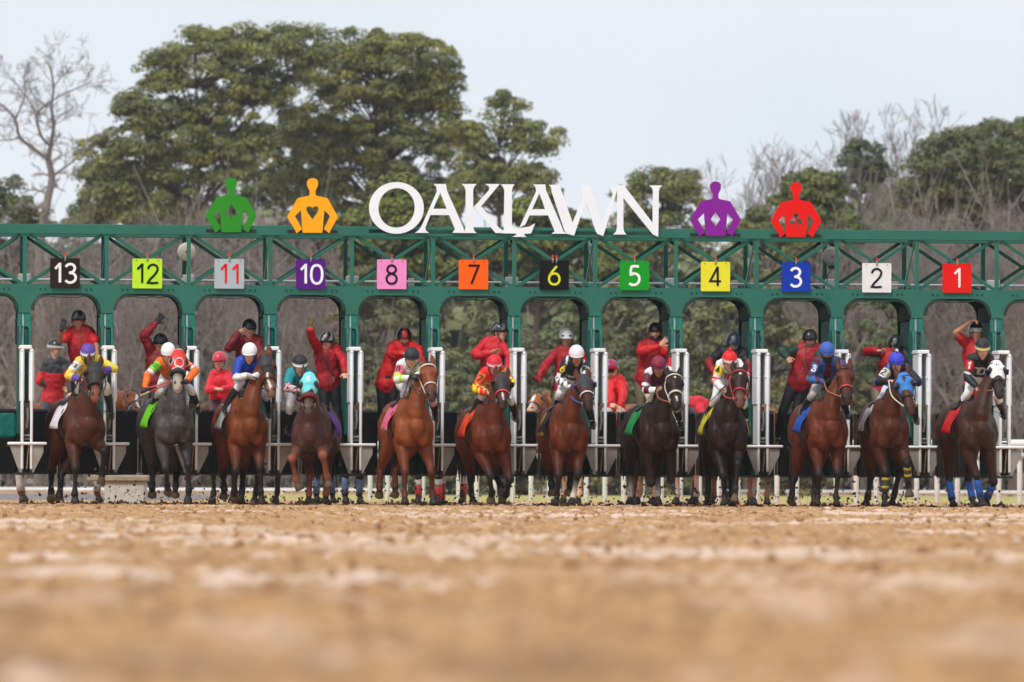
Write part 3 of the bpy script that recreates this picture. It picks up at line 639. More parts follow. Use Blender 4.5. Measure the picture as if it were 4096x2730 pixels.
    mb = MB(); mb.cur = tail
    for i in range(9):
        s = (i - 4) * .018; mb.tube([LB(W(s * .4, .95, 1.32)), LB(W(s, 1.10, 1.22)), LB(W(s * 2, 1.16, .9)), LB(W(s * 2.4 + rnd.uniform(-.02, .02), 1.12, .5))], [.02, .028, .03, .006], 6, side=rt)
    mb.build('tail', M['mane'], t, smooth=True)
    # leg wraps
    for kn, ft, hf, s, fro in samples_feet:
        if wraps and (s, fro) in wraps:
            w = wraps[(s, fro)]; mb = MB()
            for (c, a, b_) in w:
                mb.cur = tuple(np.array(c) * .72); pa = kn.lerp(ft, a); pb = kn.lerp(ft, b_); r = .054; mb.tube([LB(pa), LB(pa.lerp(pb, .33)), LB(pa.lerp(pb, .66)), LB(pb)], [r * .92, r, r * .97, r * 1.05], 12, side=rt, cap=False)
            mb.build('leg_wrap', M['cloth'], t, smooth=True)
    tk = tack or {}
    if tk:
        strap = tk.get('strap', (.012, .011, .010)); nose = tk.get('nose')
        def ring(y, r1, r2, w, c, nm, zoff=-.05, part=True, full=True):
            mb = MB(); mb.cur = c; pts = []
            for i in range(25):
                a = 2 * math.pi * i / 24; pts.append(LB(HF(r1 * math.cos(a), y, zoff + r2 * math.sin(a))))
            mb.tube(pts, w, 6, side=ax, cap=False, spline=False, ry=w * .5); return mb.build(nm, M['leather'] if nm != 'noseband' else M['cloth'], t, smooth=True)
        ring(.345, .090, .106, .014 if not nose else .010, strap, 'noseband_strap', -.035)
        if nose:
            w = nose[1]; ring(.335, .090 + w * .3, .106 + w * .2, w, nose[0], 'noseband', -.035)
        mb = MB(); mb.cur = strap
        for s in (-1, 1): mb.tube([LB(HF(s * .10, .01, -.04)), LB(HF(s * .132, .14, -.075)), LB(HF(s * .098, .34, -.07)), LB(HF(s * .080, .44, -.055))], .0085, 6, side=fr, spline=True)
        mb.build('cheek_strap', M['leather'], t, smooth=True)
        if not tk.get('hood'):
            ring(.035, .120, .126, .012, tk.get('brow', strap), 'browband', -.04)
        # bit rings
        for s in (-1, 1):
            mb = MB(); mb.cur = (.5, .45, .35); c = HF(s * .084, .445, -.055); mb.tube([LB(c + ax * .03 * math.cos(a) + fr * .03 * math.sin(a)) for a in [i * math.pi / 6 for i in range(13)]], .006, 5, side=side_h, cap=False)
            mb.build('bit_ring', M['steel'], t, smooth=True)
        if tk.get('hood'):
            hcx = tk['hood']; H = Body(); 
            H.add('h', [HF(0, .02, -.04), HF(0, .07, -.046), HF(0, .15, -.056), HF(0, .21, -.05), HF(0, .235, -.046)], [.104, .135, .130, .108, .100], [.104, .136, .146, .122, .114], side=side_h, n=18)
            hm = H.mesh(.012, 2); Vh = coords(hm); x, y, z = HF.loc(Vh)
            holes = []
            c = np.tile(np.array(hcx['col'], float), (len(Vh), 1))
            if hcx.get('trim'): c[(y > .262)] = hcx['trim']; c[(y < -.03) & (z > 0)] = hcx['trim']
            if hcx.get('mark') == 'diamond': c[(np.abs(x) / .032 + np.abs(y - .08) / .07 < 1) & (z > 0)] = hcx.get('mcol', (.01, .01, .012))
            if hcx.get('mark') == 'JYR':
                md = (np.abs(x) / .05 + np.abs(y - .07) / .062 < 1) & (z > 0); c[md] = (.8, .8, .8); c[md & (np.abs(x) / .044 + np.abs(y - .07) / .055 > 1)] = (.25, .3, .33)
                c[md & textmask(x, -y, 'JYR', 0, -.07, .03, .0035)] = (.02, .03, .05)
            if hcx.get('mark') == 'check':
                md = (np.abs(x) / .045 + np.abs(y - .085) / .045 < 1) & (z > 0); c[md] = (.03, .06, .35); c[md & (((np.floor((x + y) / .018) + np.floor((x - y) / .018)) % 2) == 0)] = (.8, .8, .82)
            if hcx.get('mark') == 'ring': 
                e = np.hypot(x, (y - .20)); c[(z > 0) & (e > .055) & (e < .07)] = (.75, .72, .7)
            eye = np.minimum(np.hypot(np.abs(x) - .083, (y - .155) * .9), 9); c[(np.hypot(np.abs(x) - .120, y - .155) < .046) & (z > -.06)] = hcx.get('eyec', coat * .6)
            paint(hm, c); setcoords(hm, Vh - np.array(base)); shade(hm); link('hood', hm, M['cloth'], t)
            if hcx.get('cup') is not None:   # half cups standing out behind the eyes
                for s in (-1, 1):
                    mb = MB(); mb.cur = hcx['cup']; n = 10; vs = []; fs = []
                    for j, (rr, off) in enumerate(((.052, .0), (.05, .028), (.036, .05))):
                        for i in range(n): 
                            a = math.pi * (.5 + i / (n - 1)); vs.append(LB(HF(s * (.118 + off), .16 + rr * math.sin(a + math.pi / 2) , -.01 + rr * math.cos(a + math.pi / 2 + math.pi) * -1)))
                    for j in range(2):
                        for i in range(n - 1): fs.append((j * n + i, j * n + i + 1, (j + 1) * n + i + 1, (j + 1) * n + i))
                    mb.add(vs, fs); o = mb.build('blinker_cup', M['cloth'], t, smooth=True); so = o.modifiers.new('s', 'SOLIDIFY'); so.thickness = .008
        # reins, martingale strap, girth, saddle, cloth
        rc = tk.get('rein', (.02, .016, .013)); rh = tk.get('hands')
        if rh:
            for s, h in ((-1, rh[0]), (1, rh[1])):
                mb = MB(); mb.cur = rc; a = HF(s * .084, .445, -.055); m_ = a.lerp(h, .5) - Vector((0, 0, .03)) + rt * s * .06
                mb.tube([LB(a), LB(m_), LB(h)], .0095, 6, side=rt, spline=True); mb.build('rein', M['leather'], t, smooth=True)
        def drape(y0, y1, drop, col, nm, r0=.285, m_=M['cloth'], pat=None, lift=.012, top=1.57):
            """cloth lying over the back: an arc across at several stations"""
            ns, na = 8, 25; vs = []; cc = []
            for j in range(ns):
                q = j / (ns - 1); y = y0 + (y1 - y0) * q
                rx = np.interp(y, [-.42, -.15, .2, .55], [.245, .275, .275, .27]) + lift; rz = np.interp(y, [-.42, -.15, .2, .55], [.345, .325, .285, .27]) + lift; zc = np.interp(y, [-.42, -.15, .2, .55], [1.24, 1.225, 1.25, 1.315])
                for i in range(na):
                    a = (i / (na - 1) * 2 - 1) * drop; bulge = .012 * math.sin(q * 9 + i * .9)
                    flare = max(0, abs(a) - 1.1) * .09
                    vs.append(LB(W((rx + bulge + flare) * math.sin(a), y + (abs(a) * .06), zc + (rz + bulge) * math.cos(a)))); cc.append(pat(q, a) if pat else col)
            fs = [(j * na + i, j * na + i + 1, (j + 1) * na + i + 1, (j + 1) * na + i) for j in range(ns - 1) for i in range(na - 1)]
            me = bpy.data.meshes.new(nm); me.from_pydata(vs, [], fs); paint(me, np.array(cc)); shade(me); o = link(nm, me, m_, t); so = o.modifiers.new('s', 'SOLIDIFY'); so.thickness = .008; so.offset = 1; return o
        sc = tk['cloth']; trim = tk.get('ctrim', sc)
        drape(-.36, .08, 1.85, sc, 'saddle_cloth', pat=lambda q, a: trim if (abs(a) > 1.76 or q > .9) else sc)
        drape(-.26, .10, .8, (.015, .012, .012), 'saddle', lift=.035, m_=M['leather'])
        mb = MB(); mb.cur = tk.get('girth', (.02, .02, .02)); pts = [LB(W(.283 * math.sin(a), -.22, 1.225 + .335 * math.cos(a))) for a in [2 * math.pi * i / 24 for i in range(25)]]
        mb.tube(pts, .008, 6, side=f, ry=.035, cap=False) if 0 else mb.tube(pts, .035, 6, side=f, ry=.008, cap=False); mb.build('girth', M['leather'], t, smooth=True)
        mb = MB(); mb.cur = strap; mb.tube([LB(W(-.2, -.30, 1.42)), LB(W(-.17, -.70, 1.20)), LB(W(0, -.845, 1.13)), LB(W(.17, -.70, 1.20)), LB(W(.2, -.30, 1.42))], .009, 6, side=up, spline=True, ry=.02)
        mb.build('breast_strap', M['leather'], t, smooth=True)
    return dict(root=t, W=W, base=base, HF=HF, f=f, rt=rt, PO=PO, yaw=yaw)

# ------------------------------------------------------------ people
BLK = (.012, .012, .014); WHT = (.78, .78, .79); RED = srgb(205, 24, 34); DRED = srgb(150, 16, 30); NAVY = srgb(26, 30, 44)
SK = srgb(218, 164, 136); SK2 = srgb(180, 126, 98)
def person(label, J, top, pants, shoes=BLK, skin=SK, helmet=None, goggles=None, beard=None, vest=None, gloves=None, face=(0, 0), pattern=None, group=None, sleeve='long', boots=None, hands='relaxed', coll=None, hair=(.03, .02, .015), band=None, seed=0, strap=True, hs=1.0, mask=None):
    """J: 3D joints: hd, sl, sr, el, er, wl, wr, pv, kl, kr, al, ar"""
    inn = (J['sr'] - J['sl']).normalized() * (.035 if boots is None else .02); dn = Vector((0, 0, -.045 if boots is None else -.02))
    J['sl'] = J['sl'] + inn + dn; J['sr'] = J['sr'] - inn + dn
    base = Vector(((J['al'].x + J['ar'].x) / 2, (J['al'].y + J['ar'].y) / 2, min(J['al'].z, J['ar'].z) - .08)); LB = lambda v: v - base; nb = np.array(base)
    t = thing('person', label, 'person', base, 0, group)
    sl, sr = J['sl'], J['sr']; mid = (sl + sr) / 2; pv = J['pv']; ax = (sr - sl).normalized(); spine = (mid - pv)
    up = spine.normalized(); fwd = up.cross(ax); 
    if fwd.y > 0: fwd = -fwd
    if abs(fwd.y) < .05: fwd = Vector((0, -1, 0))
    TF = Frame(pv.lerp(mid, .75), ax, up, fwd)
    hd = J['hd']; fy, fp = face; fz = Vector((math.sin(fy) * math.cos(fp), -math.cos(fy) * math.cos(fp), math.sin(fp)))
    hup = J.get('hup', Vector((0, 0, 1))); hx = fz.cross(hup).normalized() * -1
    if hx.x * math.cos(fy) < 0: hx = -hx
    hu = hx.cross(fz); hu = hu if hu.z > 0 else -hu
    HK = 1.12; HF = Frame(hd, hx, hu, fz, HK)      # head centre, x lateral, y up, z face
    hips = [pv - ax * .085 - up * .02, pv + ax * .085 - up * .02]
    B = Body(); s3 = skin; sh = np.array(skin) * .9
    def torso(B, k=0.0, low=0.0, col=None):
        B.add('torso', [pv - up * (.05 + low), pv + up * .06, pv.lerp(mid, .38), pv.lerp(mid, .68), pv.lerp(mid, .92), mid + up * .02],
              np.array([.145, .15, .138, .16, .165, .10]) + k, np.array([.105, .108, .098, .115, .10, .07]) + k, side=ax, n=16, col=col)
        B.add('yoke', [sl - ax * .0, mid + up * .02, sr + ax * .0], np.array([.062, .075, .062]) + k, np.array([.066, .078, .066]) + k, side=fwd, n=12, col=col)
    def arm(B, n, s, e, w, k=0.0, col=None, end=1.0, start=0.0):
        pe = e.lerp(w, end)
        B.add(n, [s, s.lerp(e, .3), s.lerp(e, .75), e, e.lerp(pe, .3), pe], np.array([.058, .054, .045, .042, .041, .030]) + k, side=fwd, n=10, col=col)
    def legc(B, n, h, kn, an, k=0.0, col=None, a=0.0, b=1.0):
        B.add(n, [h, h.lerp(kn, .3), h.lerp(kn, .75), kn, kn.lerp(an, .3), kn.lerp(an, .7), kn.lerp(an, .98)], np.array([.088, .082, .062, .058, .056, .045, .036]) + k, side=ax, n=12, col=col)
    torso(B, -.012, 0, s3); arm(B, 'armL', sl, J['el'], J['wl'], -.006, s3); arm(B, 'armR', sr, J['er'], J['wr'], -.006, s3)
    legc(B, 'legL', hips[0], J['kl'], J['al'], -.012, s3); legc(B, 'legR', hips[1], J['kr'], J['ar'], -.012, s3)
    nk = mid + up * .02
    B.add('neck', [nk, nk.lerp(hd, .35), HF(0, -.05, -.02)], [.07, .056, .054], side=ax, col=s3)
    # head: skull, face, jaw, nose, lips, ears
    B.add('skull', [HF(0, .06, -.02), HF(0, -.0, -.01)], [.075, .078], [.09, .093], side=hx, n=16, col=s3, spline=False)
    B.add('face', [HF(0, .03, .03), HF(0, -.04, .035), HF(0, -.085, .04), HF(0, -.105, .045)], [.067, .062, .047, .030], [.056, .058, .047, .028], side=hx, n=14, col=s3)
    B.add('nose', [HF(0, .02, .082), HF(0, -.018, .098), HF(0, -.032, .088)], [.010, .014, .0125], side=hx, n=8, col=np.array(s3) * .95)
    B.add('cheek', [HF(-.03, -.02, .066), HF(.03, -.02, .066)], .027, side=fz, col=s3)
    for s in (-1, 1):
        B.add('ear', [HF(s * .074, .012, -.01), HF(s * .078, -.03, -.005)], [.014, .010], [.02, .014], side=hx, n=8, col=np.array(s3) * .9)
        w, e = (J['wl'], J['el']) if s < 0 else (J['wr'], J['er'])
        hdv = J.get('hl' if s < 0 else 'hr', None); fd = ((hdv - w) if hdv is not None else (w - e)).normalized()
        sd = ax - fd * ax.dot(fd); sd = (sd if sd.length > .2 else (up - fd * up.dot(fd))).normalized(); nn = fd.cross(sd)
        st = J.get('hsl' if s < 0 else 'hsr', hands); gl = gloves is not None and (not isinstance(gloves, dict) or gloves.get(s) is not None)
        hc = (gloves.get(s) if isinstance(gloves, dict) else gloves) if gl else s3; g = .003 if gl else 0; nm = 'hand'
        B.add(nm, [w, w + fd * .03, w + fd * .07, w + fd * .095], np.array([.027, .036, .042, .038]) + g, np.array([.022, .020, .018, .015]) + g, side=sd, n=10, col=hc)
        curl = {'relaxed': .9, 'fist': 2.2, 'open': .15, 'spread': .1}[st]; spread = .35 if st == 'spread' else .12
        for i, (lf, of) in enumerate(((.068, -.030), (.078, -.010), (.072, .010), (.056, .029))):
            d = (fd + sd * (of / .03) * spread).normalized(); p = w + fd * .09 + sd * of; pts = [p - d * .02, p]; a = 0
            for seg in (.42, .33, .27):
                a += curl / 3 * (1 if seg < .4 else .8); dd = d * math.cos(a) + nn * math.sin(a) * (1 if nn.y < 0 else -1); p = p + dd * lf * seg; pts.append(p)
            B.add(nm, pts, np.array([.0095, .0095, .009, .0085, .0078]) + g, side=sd, n=7, col=hc)
        ts = 1 if s > 0 else -1; td = (fd * .7 - sd * ts * .75 * (1 if s < 0 else 1)).normalized()
        p = w + fd * .03 - sd * ts * .028; B.add(nm, [p, p + td * .035, p + td * .055 + fd * .012, p + td * .06 + fd * .03], np.array([.014, .012, .0105, .009]) + g, side=nn, n=7, col=hc)
    me = B.mesh(.0085, 2); V = coords(me); X, R, C, K, T = B.samples(); idx = nearest(V, X, R); rgb = C[idx].copy(); Kx = K[idx]
    x, y, z = HF.loc(V); hdm = (np.hypot(np.hypot(x, y), z) < .17) & (z > .02)
    rgb[hdm & (np.hypot((np.abs(x) - .030) / .014, (y - .012) / .007) < 1)] = (.02, .015, .012)
    rgb[hdm & (np.hypot((np.abs(x) - .032) / .020, (y - .030) / .005) < 1)] = hair
    rgb[hdm & (np.hypot(x / .023, (y + .062) / .006) < 1)] = np.array(skin) * np.array((.75, .42, .42))
    if beard is not None: rgb[hdm & (y < -.045) & ~(np.hypot(x / .022, (y + .062) / .007) < 1) & (Kx != 'neck')] = beard
    if mask is not None: rgb[hdm & (y < -.02)] = mask
    rgb[(y > .05) & (np.hypot(x, z) < .1) & (y < .17) | ((z < -.03) & (y > -.05) & (np.hypot(np.hypot(x, y), z) < .13))] = hair
    paint(me, rgb); setcoords(me, V - nb); shade(me); link('body', me, M['skin'], t)
    # clothes
    def cloth(nm, Bc, voxel, amp, colf, m_=M['cloth'], sc=11, smooth=2):
        me = Bc.mesh(voxel, smooth); wrinkle(me, amp, sc, seed); V = coords(me); X, R, C, K, T = Bc.samples(); idx = nearest(V, X, R)
        paint(me, colf(V, K[idx], T[idx])); setcoords(me, V - nb); shade(me); return link(nm, me, m_, t)
    def plain(c): return lambda V, K, T: np.tile(np.array(c, float), (len(V), 1))
    B2 = Body(); legc(B2, 'legL', hips[0], J['kl'], J['al'], .008 if boots is None else .002, None); legc(B2, 'legR', hips[1], J['kr'], J['ar'], .008 if boots is None else .002, None)
    B2.add('seat', [pv - up * .09, pv + up * .08], [.158, .158], [.12, .118], side=ax, n=14)
    cloth('trousers', B2, .013, .007 if boots is None else .003, plain(pants))
    cz = .024 if boots is None else .017
    B3 = Body(); torso(B3, cz, .02 if top.get('long') is None else .06)
    if not top.get('sleeveless'):
        e_ = .93 if sleeve == 'long' else .0
        for n_, s_, el_, w_ in (('armL', sl, J['el'], J['wl']), ('armR', sr, J['er'], J['wr'])):
            if sleeve == 'long': arm(B3, n_, s_, el_, w_, cz, None, .93)
            else: B3.add(n_, [s_, s_.lerp(el_, .35), s_.lerp(el_, .62)], np.array([.058, .062, .06]) + .012, side=fwd, n=10)
    B3.add('collar', [nk - up * .02, nk.lerp(hd, .22)], [.078, .066], side=ax, n=12)
    if boots is None and vest is None: B3.add('hem', [pv - up * .13, pv - up * .02], [.172, .172], [.135, .13], side=ax, n=14)
    def topcol(V, K, T):
        c = np.tile(np.array(top['col'], float) * (.94 if boots is None else 1), (len(V), 1)); x, y, z = TF.loc(V)
        if 'sleeves' in top: c[np.char.startswith(K, 'arm')] = top['sleeves']
        if 'cuffs' in top: c[np.char.startswith(K, 'arm') & (T > .86)] = top['cuffs']
        if pattern: pattern(c, V, K, T, x, y, z)
        if band:
            bc, tc_, txt = band; am = (K == 'armL') & (T > .08) & (T < .36); c[am & (T > .1)] = bc
            o = sl.lerp(J['el'], .42); dv = (J['el'] - sl).normalized(); fx = ax - dv * ax.dot(dv); fx = fx.normalized(); D = V - np.array(o)
            c[am & textmask(D @ np.array(fx) + .012, -(D @ np.array(dv)), txt, 0, 0, .085 if len(txt) == 1 else .062, .011 if len(txt) == 1 else .008)] = tc_
        return c
    cloth('jacket' if boots is None else 'silks', B3, .0105, .022 if boots is None else .014, topcol, sc=10)
    if vest is not None:
        vest = np.array(vest) * .80
        B4 = Body(); torso(B4, .040, -.01); cloth('vest', B4, .012, .018, lambda V, K, T: vest_col(V, TF, vest))
    # boots / shoes
    for s, kn, an, nm in ((-1, J['kl'], J['al'], 'boot'), (1, J['kr'], J['ar'], 'boot')):
        Bf = Body(); td = J.get('toe', Vector((0, -1, -.1))); td = (td - Vector((0, 0, 0))).normalized()
        if boots is not None: Bf.add('b', [kn.lerp(an, .18), kn.lerp(an, .5), kn.lerp(an, .85), an], [.060, .056, .043, .042], side=ax, n=12)
        Bf.add('f', [an - td * .03 - Vector((0, 0, .03)), an + td * .06 - Vector((0, 0, .04)), an + td * .15 - Vector((0, 0, .05))], [.038, .042, .034], [.035, .03, .024], side=td.cross(Vector((0, 0, 1))), n=10)
        me = Bf.mesh(.010, 2); V = coords(me); c = np.tile(np.array(boots if boots is not None else shoes, float), (len(V), 1))
        paint(me, c); setcoords(me, V - nb); shade(me); link(nm, me, M['leather'], t)
    # helmet
    if helmet:
        hc = helmet; mb = MB(); n = 28; m_ = 12; vs = []; cc = []; rx, ry, rz = .098, .118, .112
        for j in range(m_ + 1):
            a = math.pi / 2 * j / m_ * 1.12
            for i in range(n):
                b_ = 2 * math.pi * i / n; dirx, dirz = math.sin(b_), math.cos(b_)
                p = (rx * math.sin(a) * dirx, .025 + rz * math.cos(a), ry * math.sin(a) * dirz - .012); vs.append(LB(HF(*p)))
                c = hc['col']
                if hc.get('rim') and j >= m_ - hc.get('rimw', 2) + 1 - 1 and j <= m_ - 0: c = hc['rim'] if j >= m_ - hc.get('rimw', 2) else c
                if hc.get('stripe') and abs(p[0]) < .022: c = hc['stripe']
                if hc.get('swirl') is not None and math.sin(b_ * 5 + a * 3) > .35 and j < m_ - 1: c = hc['swirl']
                if hc.get('vent') and j in (3, 4, 5, 6) and i % 5 == 0 : c = (.003, .003, .003)
                cc.append(c)
        fs = [(j * n + i, j * n + (i + 1) % n, (j + 1) * n + (i + 1) % n, (j + 1) * n + i) for j in range(m_) for i in range(n)]
        mb.v = vs; mb.f = fs; mb.c = cc; o = mb.build('helmet', M['cloth'] if boots is not None else M['helmet'], t, smooth=True); so = o.modifiers.new('s', 'SOLIDIFY'); so.thickness = .010; so.offset = -1
        if hc.get('peak', True):
            mb = MB(); mb.cur = hc.get('rim') or hc['col']; pts = [LB(HF(.085 * math.sin(a), .022 + .0 * math.cos(a), -.012 + .118 * math.cos(a) + .012)) for a in np.linspace(-1.0, 1.0, 11)]
            mb.tube(pts, .017, 6, side=fz, ry=.006, spline=False); mb.build('helmet_peak', M['helmet'], t, smooth=True)
        if hc.get('pom'):
            Bp = Body(); Bp.blob('p', HF(0, .152, -.01), .026, axis=(0, 0, 1)); me = Bp.mesh(.008, 1); wrinkle(me, .006, 70, 1); V = coords(me); c = np.tile(np.array(hc['pom'][0]), (len(V), 1)); c[vnoise(V * 60) > .5] = hc['pom'][1]
            paint(me, c); setcoords(me, V - nb); shade(me); link('pompom', me, M['cloth'], t)
        if strap:
            mb = MB(); mb.cur = BLK; mb.tube([LB(HF(-.085, .02, .02)), LB(HF(-.07, -.06, .03)), LB(HF(0, -.128, .045)), LB(HF(.07, -.06, .03)), LB(HF(.085, .02, .02))], .006, 6, side=fz, spline=True); mb.build('chin_strap', M['leather'], t, smooth=True)
    if goggles:
        yy = goggles.get('y', .014); mb = MB(); mb.cur = goggles['lens']
        for s in (-1, 1):
            pts = [LB(HF(s * xx, yy, .093 - xx * xx * 5)) for xx in (.010, .028, .046, .060)]; mb.tube(pts, [.016, .021, .020, .013], 8, side=hu, ry=.010, spline=False)
        mb.build('goggles', M['lens'], t, smooth=True)
        mb = MB(); mb.cur = goggles.get('strap', BLK); pts = [LB(HF(.089 * math.sin(a), yy + .012 * (1 - math.cos(a)), -.006 + .098 * math.cos(a))) for a in np.linspace(.6, 2 * math.pi - .6, 22)]
        mb.tube(pts, .009, 6, side=hu, ry=.004, spline=False); mb.build('goggle_strap', M['leather'], t, smooth=True)
    if coll is not None:    # hanging lead strap with brass snap
        mb = MB(); mb.cur = coll; mb.tube([LB(TF(-.07, .16, .09)), LB(TF(-.04, .0, .155)), LB(TF(.05, -.18, .165)), LB(TF(.08, -.27, .16))], .011, 6, side=ax, spline=True, ry=.005); mb.build('lead_strap', M['leather'], t, smooth=True)
        mb = MB(); mb.cur = (.45, .3, .1); mb.tube([LB(TF(.08, -.27, .165)), LB(TF(.09, -.33, .17))], .012, 6); mb.build('brass_snap', M['steel'], t, smooth=True)
    return t
def vest_col(V, TF, c):
    x, y, z = TF.loc(V); o = np.tile(np.array(c, float), (len(V), 1)); o[(np.abs(x - .0) < .006) & (z > .05)] = np.array(c) * .35; o[(np.abs(y + .02) < .005) & (np.abs(x) > .05) & (z > .05)] = np.array(c) * .5; return o
def joints(hd, sl, sr, el, er, wl, wr, pv, kl, kr, al, ar, y, lean=.0, sg=None, hl=None, hr=None, hsl=None, hsr=None, toe=None, yh=None, Ls=(.30, .26, .44, .42)):
    """all joints as seen in the photograph; y is the depth of the shoulders, sg the sign of each limb"""
    g = dict(el=-1, er=-1, wl=-1, wr=-1, kl=-1, kr=-1, al=1, ar=1); g.update(sg or {})
    J = {}; J['sl'] = P(*sl, y); J['sr'] = P(*sr, y); J['hd'] = P(*hd, y - .04 if yh is None else yh); J['pv'] = P(*pv, y + lean)
    J['el'] = reach(*el, J['sl'], Ls[0], g['el']); J['er'] = reach(*er, J['sr'], Ls[0], g['er'])
    J['wl'] = reach(*wl, J['el'], Ls[1], g['wl']); J['wr'] = reach(*wr, J['er'], Ls[1], g['wr'])
    a = (J['sr'] - J['sl']).normalized() * .085
    J['kl'] = reach(*kl, J['pv'] - a, Ls[2], g['kl']); J['kr'] = reach(*kr, J['pv'] + a, Ls[2], g['kr'])
    J['al'] = reach(*al, J['kl'], Ls[3], g['al']); J['ar'] = reach(*ar, J['kr'], Ls[3], g['ar'])
    if hl: J['hl'] = reach(*hl, J['wl'], .1, -1)
    if hr: J['hr'] = reach(*hr, J['wr'], .1, -1)
    if hsl: J['hsl'] = hsl
    if hsr: J['hsr'] = hsr
    if toe: J['toe'] = Vector(toe)
    return J
# ------------------------------------------------------------ the field: horse and rider out of each stall
BAY = srgb(134, 68, 32); DBAY = srgb(98, 52, 32); CHES = srgb(160, 84, 42); SEAL = srgb(52, 31, 25); MAHO = srgb(116, 54, 28); GREYC = srgb(86, 79, 79)
BKC = (.02, .02, .024)
def checks(c, V, K, T, a, b, n=5):
    am = np.char.startswith(K, 'arm'); q = ((T * n * 2).astype(int)) % 2 == 0; c[am & q] = a; c[am & ~q] = b
def pat13(c, V, K, T, x, y, z): c[(np.char.startswith(K, 'torso')) & (np.abs(x) < .07) & (y < -.02) & (z > 0)] = srgb(84, 52, 130)
def pat12(c, V, K, T, x, y, z):
    am = np.char.startswith(K, 'arm'); c[am & (T > .28) & (T < .62)] = WHT; c[am & (np.abs(T - .36) < .04)] = RED; c[am & (np.abs(T - .54) < .04)] = RED
    c[~am & (y < -.12)] = WHT; c[~am & (np.abs(y + .11) < .02)] = RED
def pat11(c, V, K, T, x, y, z): c[np.char.startswith(K, 'arm') & (T > .60)] = WHT
def pat10(c, V, K, T, x, y, z):
    am = np.char.startswith(K, 'arm') & (T > .42); c[am] = srgb(206, 168, 178); c[am & (vnoise(V * 26) > .55)] = srgb(60, 40, 66); c[np.char.startswith(K, 'collar')] = NAVY
def pat8(c, V, K, T, x, y, z):
    am = np.char.startswith(K, 'arm'); L_ = srgb(168, 232, 30); c[am & (T > .36) & (T < .62)] = L_; c[am & (T > .80) & (T < .9)] = L_
    c[(~am) & (z > 0) & textmask(x, y, 'M', .03, -.04, .16, .034)] = L_; c[(~am) & (z > 0) & (np.abs(y - .06) < .012) & (np.abs(x) < .12)] = L_
def pat7(c, V, K, T, x, y, z):
    d = ((np.floor((x + y) / .075) + np.floor((x - y) / .075)) % 2) == 0; am = np.char.startswith(K, 'arm'); Y_ = srgb(226, 224, 40); c[~am & d & (y < .06)] = Y_
    q = (np.floor(T * 7) + np.floor(V[:, 0] / .05)) % 2 == 0; c[am & q] = Y_
def pat6(c, V, K, T, x, y, z):
    am = np.char.startswith(K, 'arm'); q = (np.floor(T * 8) + np.floor(x / .055)) % 2 == 0; c[am & (T > .2)] = WHT; c[am & q & (T > .2)] = BLK
    c[~am & (y < -.17)] = WHT; c[~am & (z > 0) & (np.abs(x) < .09) & (np.abs(y + .06) < .035) & (vnoise(V * 55) > .42)] = WHT; c[~am & (np.abs(np.abs(x) - .12) < .014) & (y > -.1)] = WHT
def pat5(c, V, K, T, x, y, z):
    am = np.char.startswith(K, 'arm'); c[am & (T > .36) & (T < .46)] = WHT; c[am & (T > .62) & (T < .72)] = WHT; c[am & (T > .88)] = WHT
    c[(np.char.startswith(K, 'yoke')) & (y > .07)] = WHT; c[~am & (z > 0) & (np.abs(x) < .07 - (y + .1) * .5) & (y < -.02) & (y > -.14)] = srgb(190, 186, 190)
def pat4(c, V, K, T, x, y, z):
    am = np.char.startswith(K, 'arm'); c[am & (((T * 9).astype(int)) % 2 == 0) & (T > .3) & (T < .75)] = RED
    c[~am & (z > 0) & (np.abs(y - .045) < .008) & (np.abs(x) < .12)] = BLK; c[~am & (z > 0) & (np.abs(y + .095) < .008) & (np.abs(x) < .12)] = BLK
    c[~am & (z > 0) & textmask(x, y, 'DT', 0, -.025, .08, .016)] = RED
def pat3(c, V, K, T, x, y, z):
    BL = srgb(38, 92, 160); am = np.char.startswith(K, 'arm'); c[am & (np.floor(T * 8) % 2 == 0)] = BL; c[am & (vnoise(V * 24) > .62)] = BL; c[~am & (np.abs(np.abs(x) - .085) < .035)] = BL
def pat2(c, V, K, T, x, y, z):
    BL = srgb(40, 110, 210); am = np.char.startswith(K, 'arm'); c[am & (T > .5) & (T < .68)] = BL; c[~am & (np.abs(x) / .06 + np.abs(y) / .11 < 1) & (z > 0)] = BL; c[~am & (np.abs(np.abs(x) - .13) < .016)] = BL
def pat1(c, V, K, T, x, y, z):
    W2 = (.7, .72, .7); am = np.char.startswith(K, 'arm'); c[~am & (z > 0) & textmask(x, y, 'D', .03, -.02, .15, .018)] = W2; c[~am & (z > 0) & textmask(x, y, 'T', -.02, -.02, .15, .016)] = W2
    c[(y < -.2) & ~am] = WHT; c[(K == 'armL') & (T > .40) & (T < .48)] = WHT
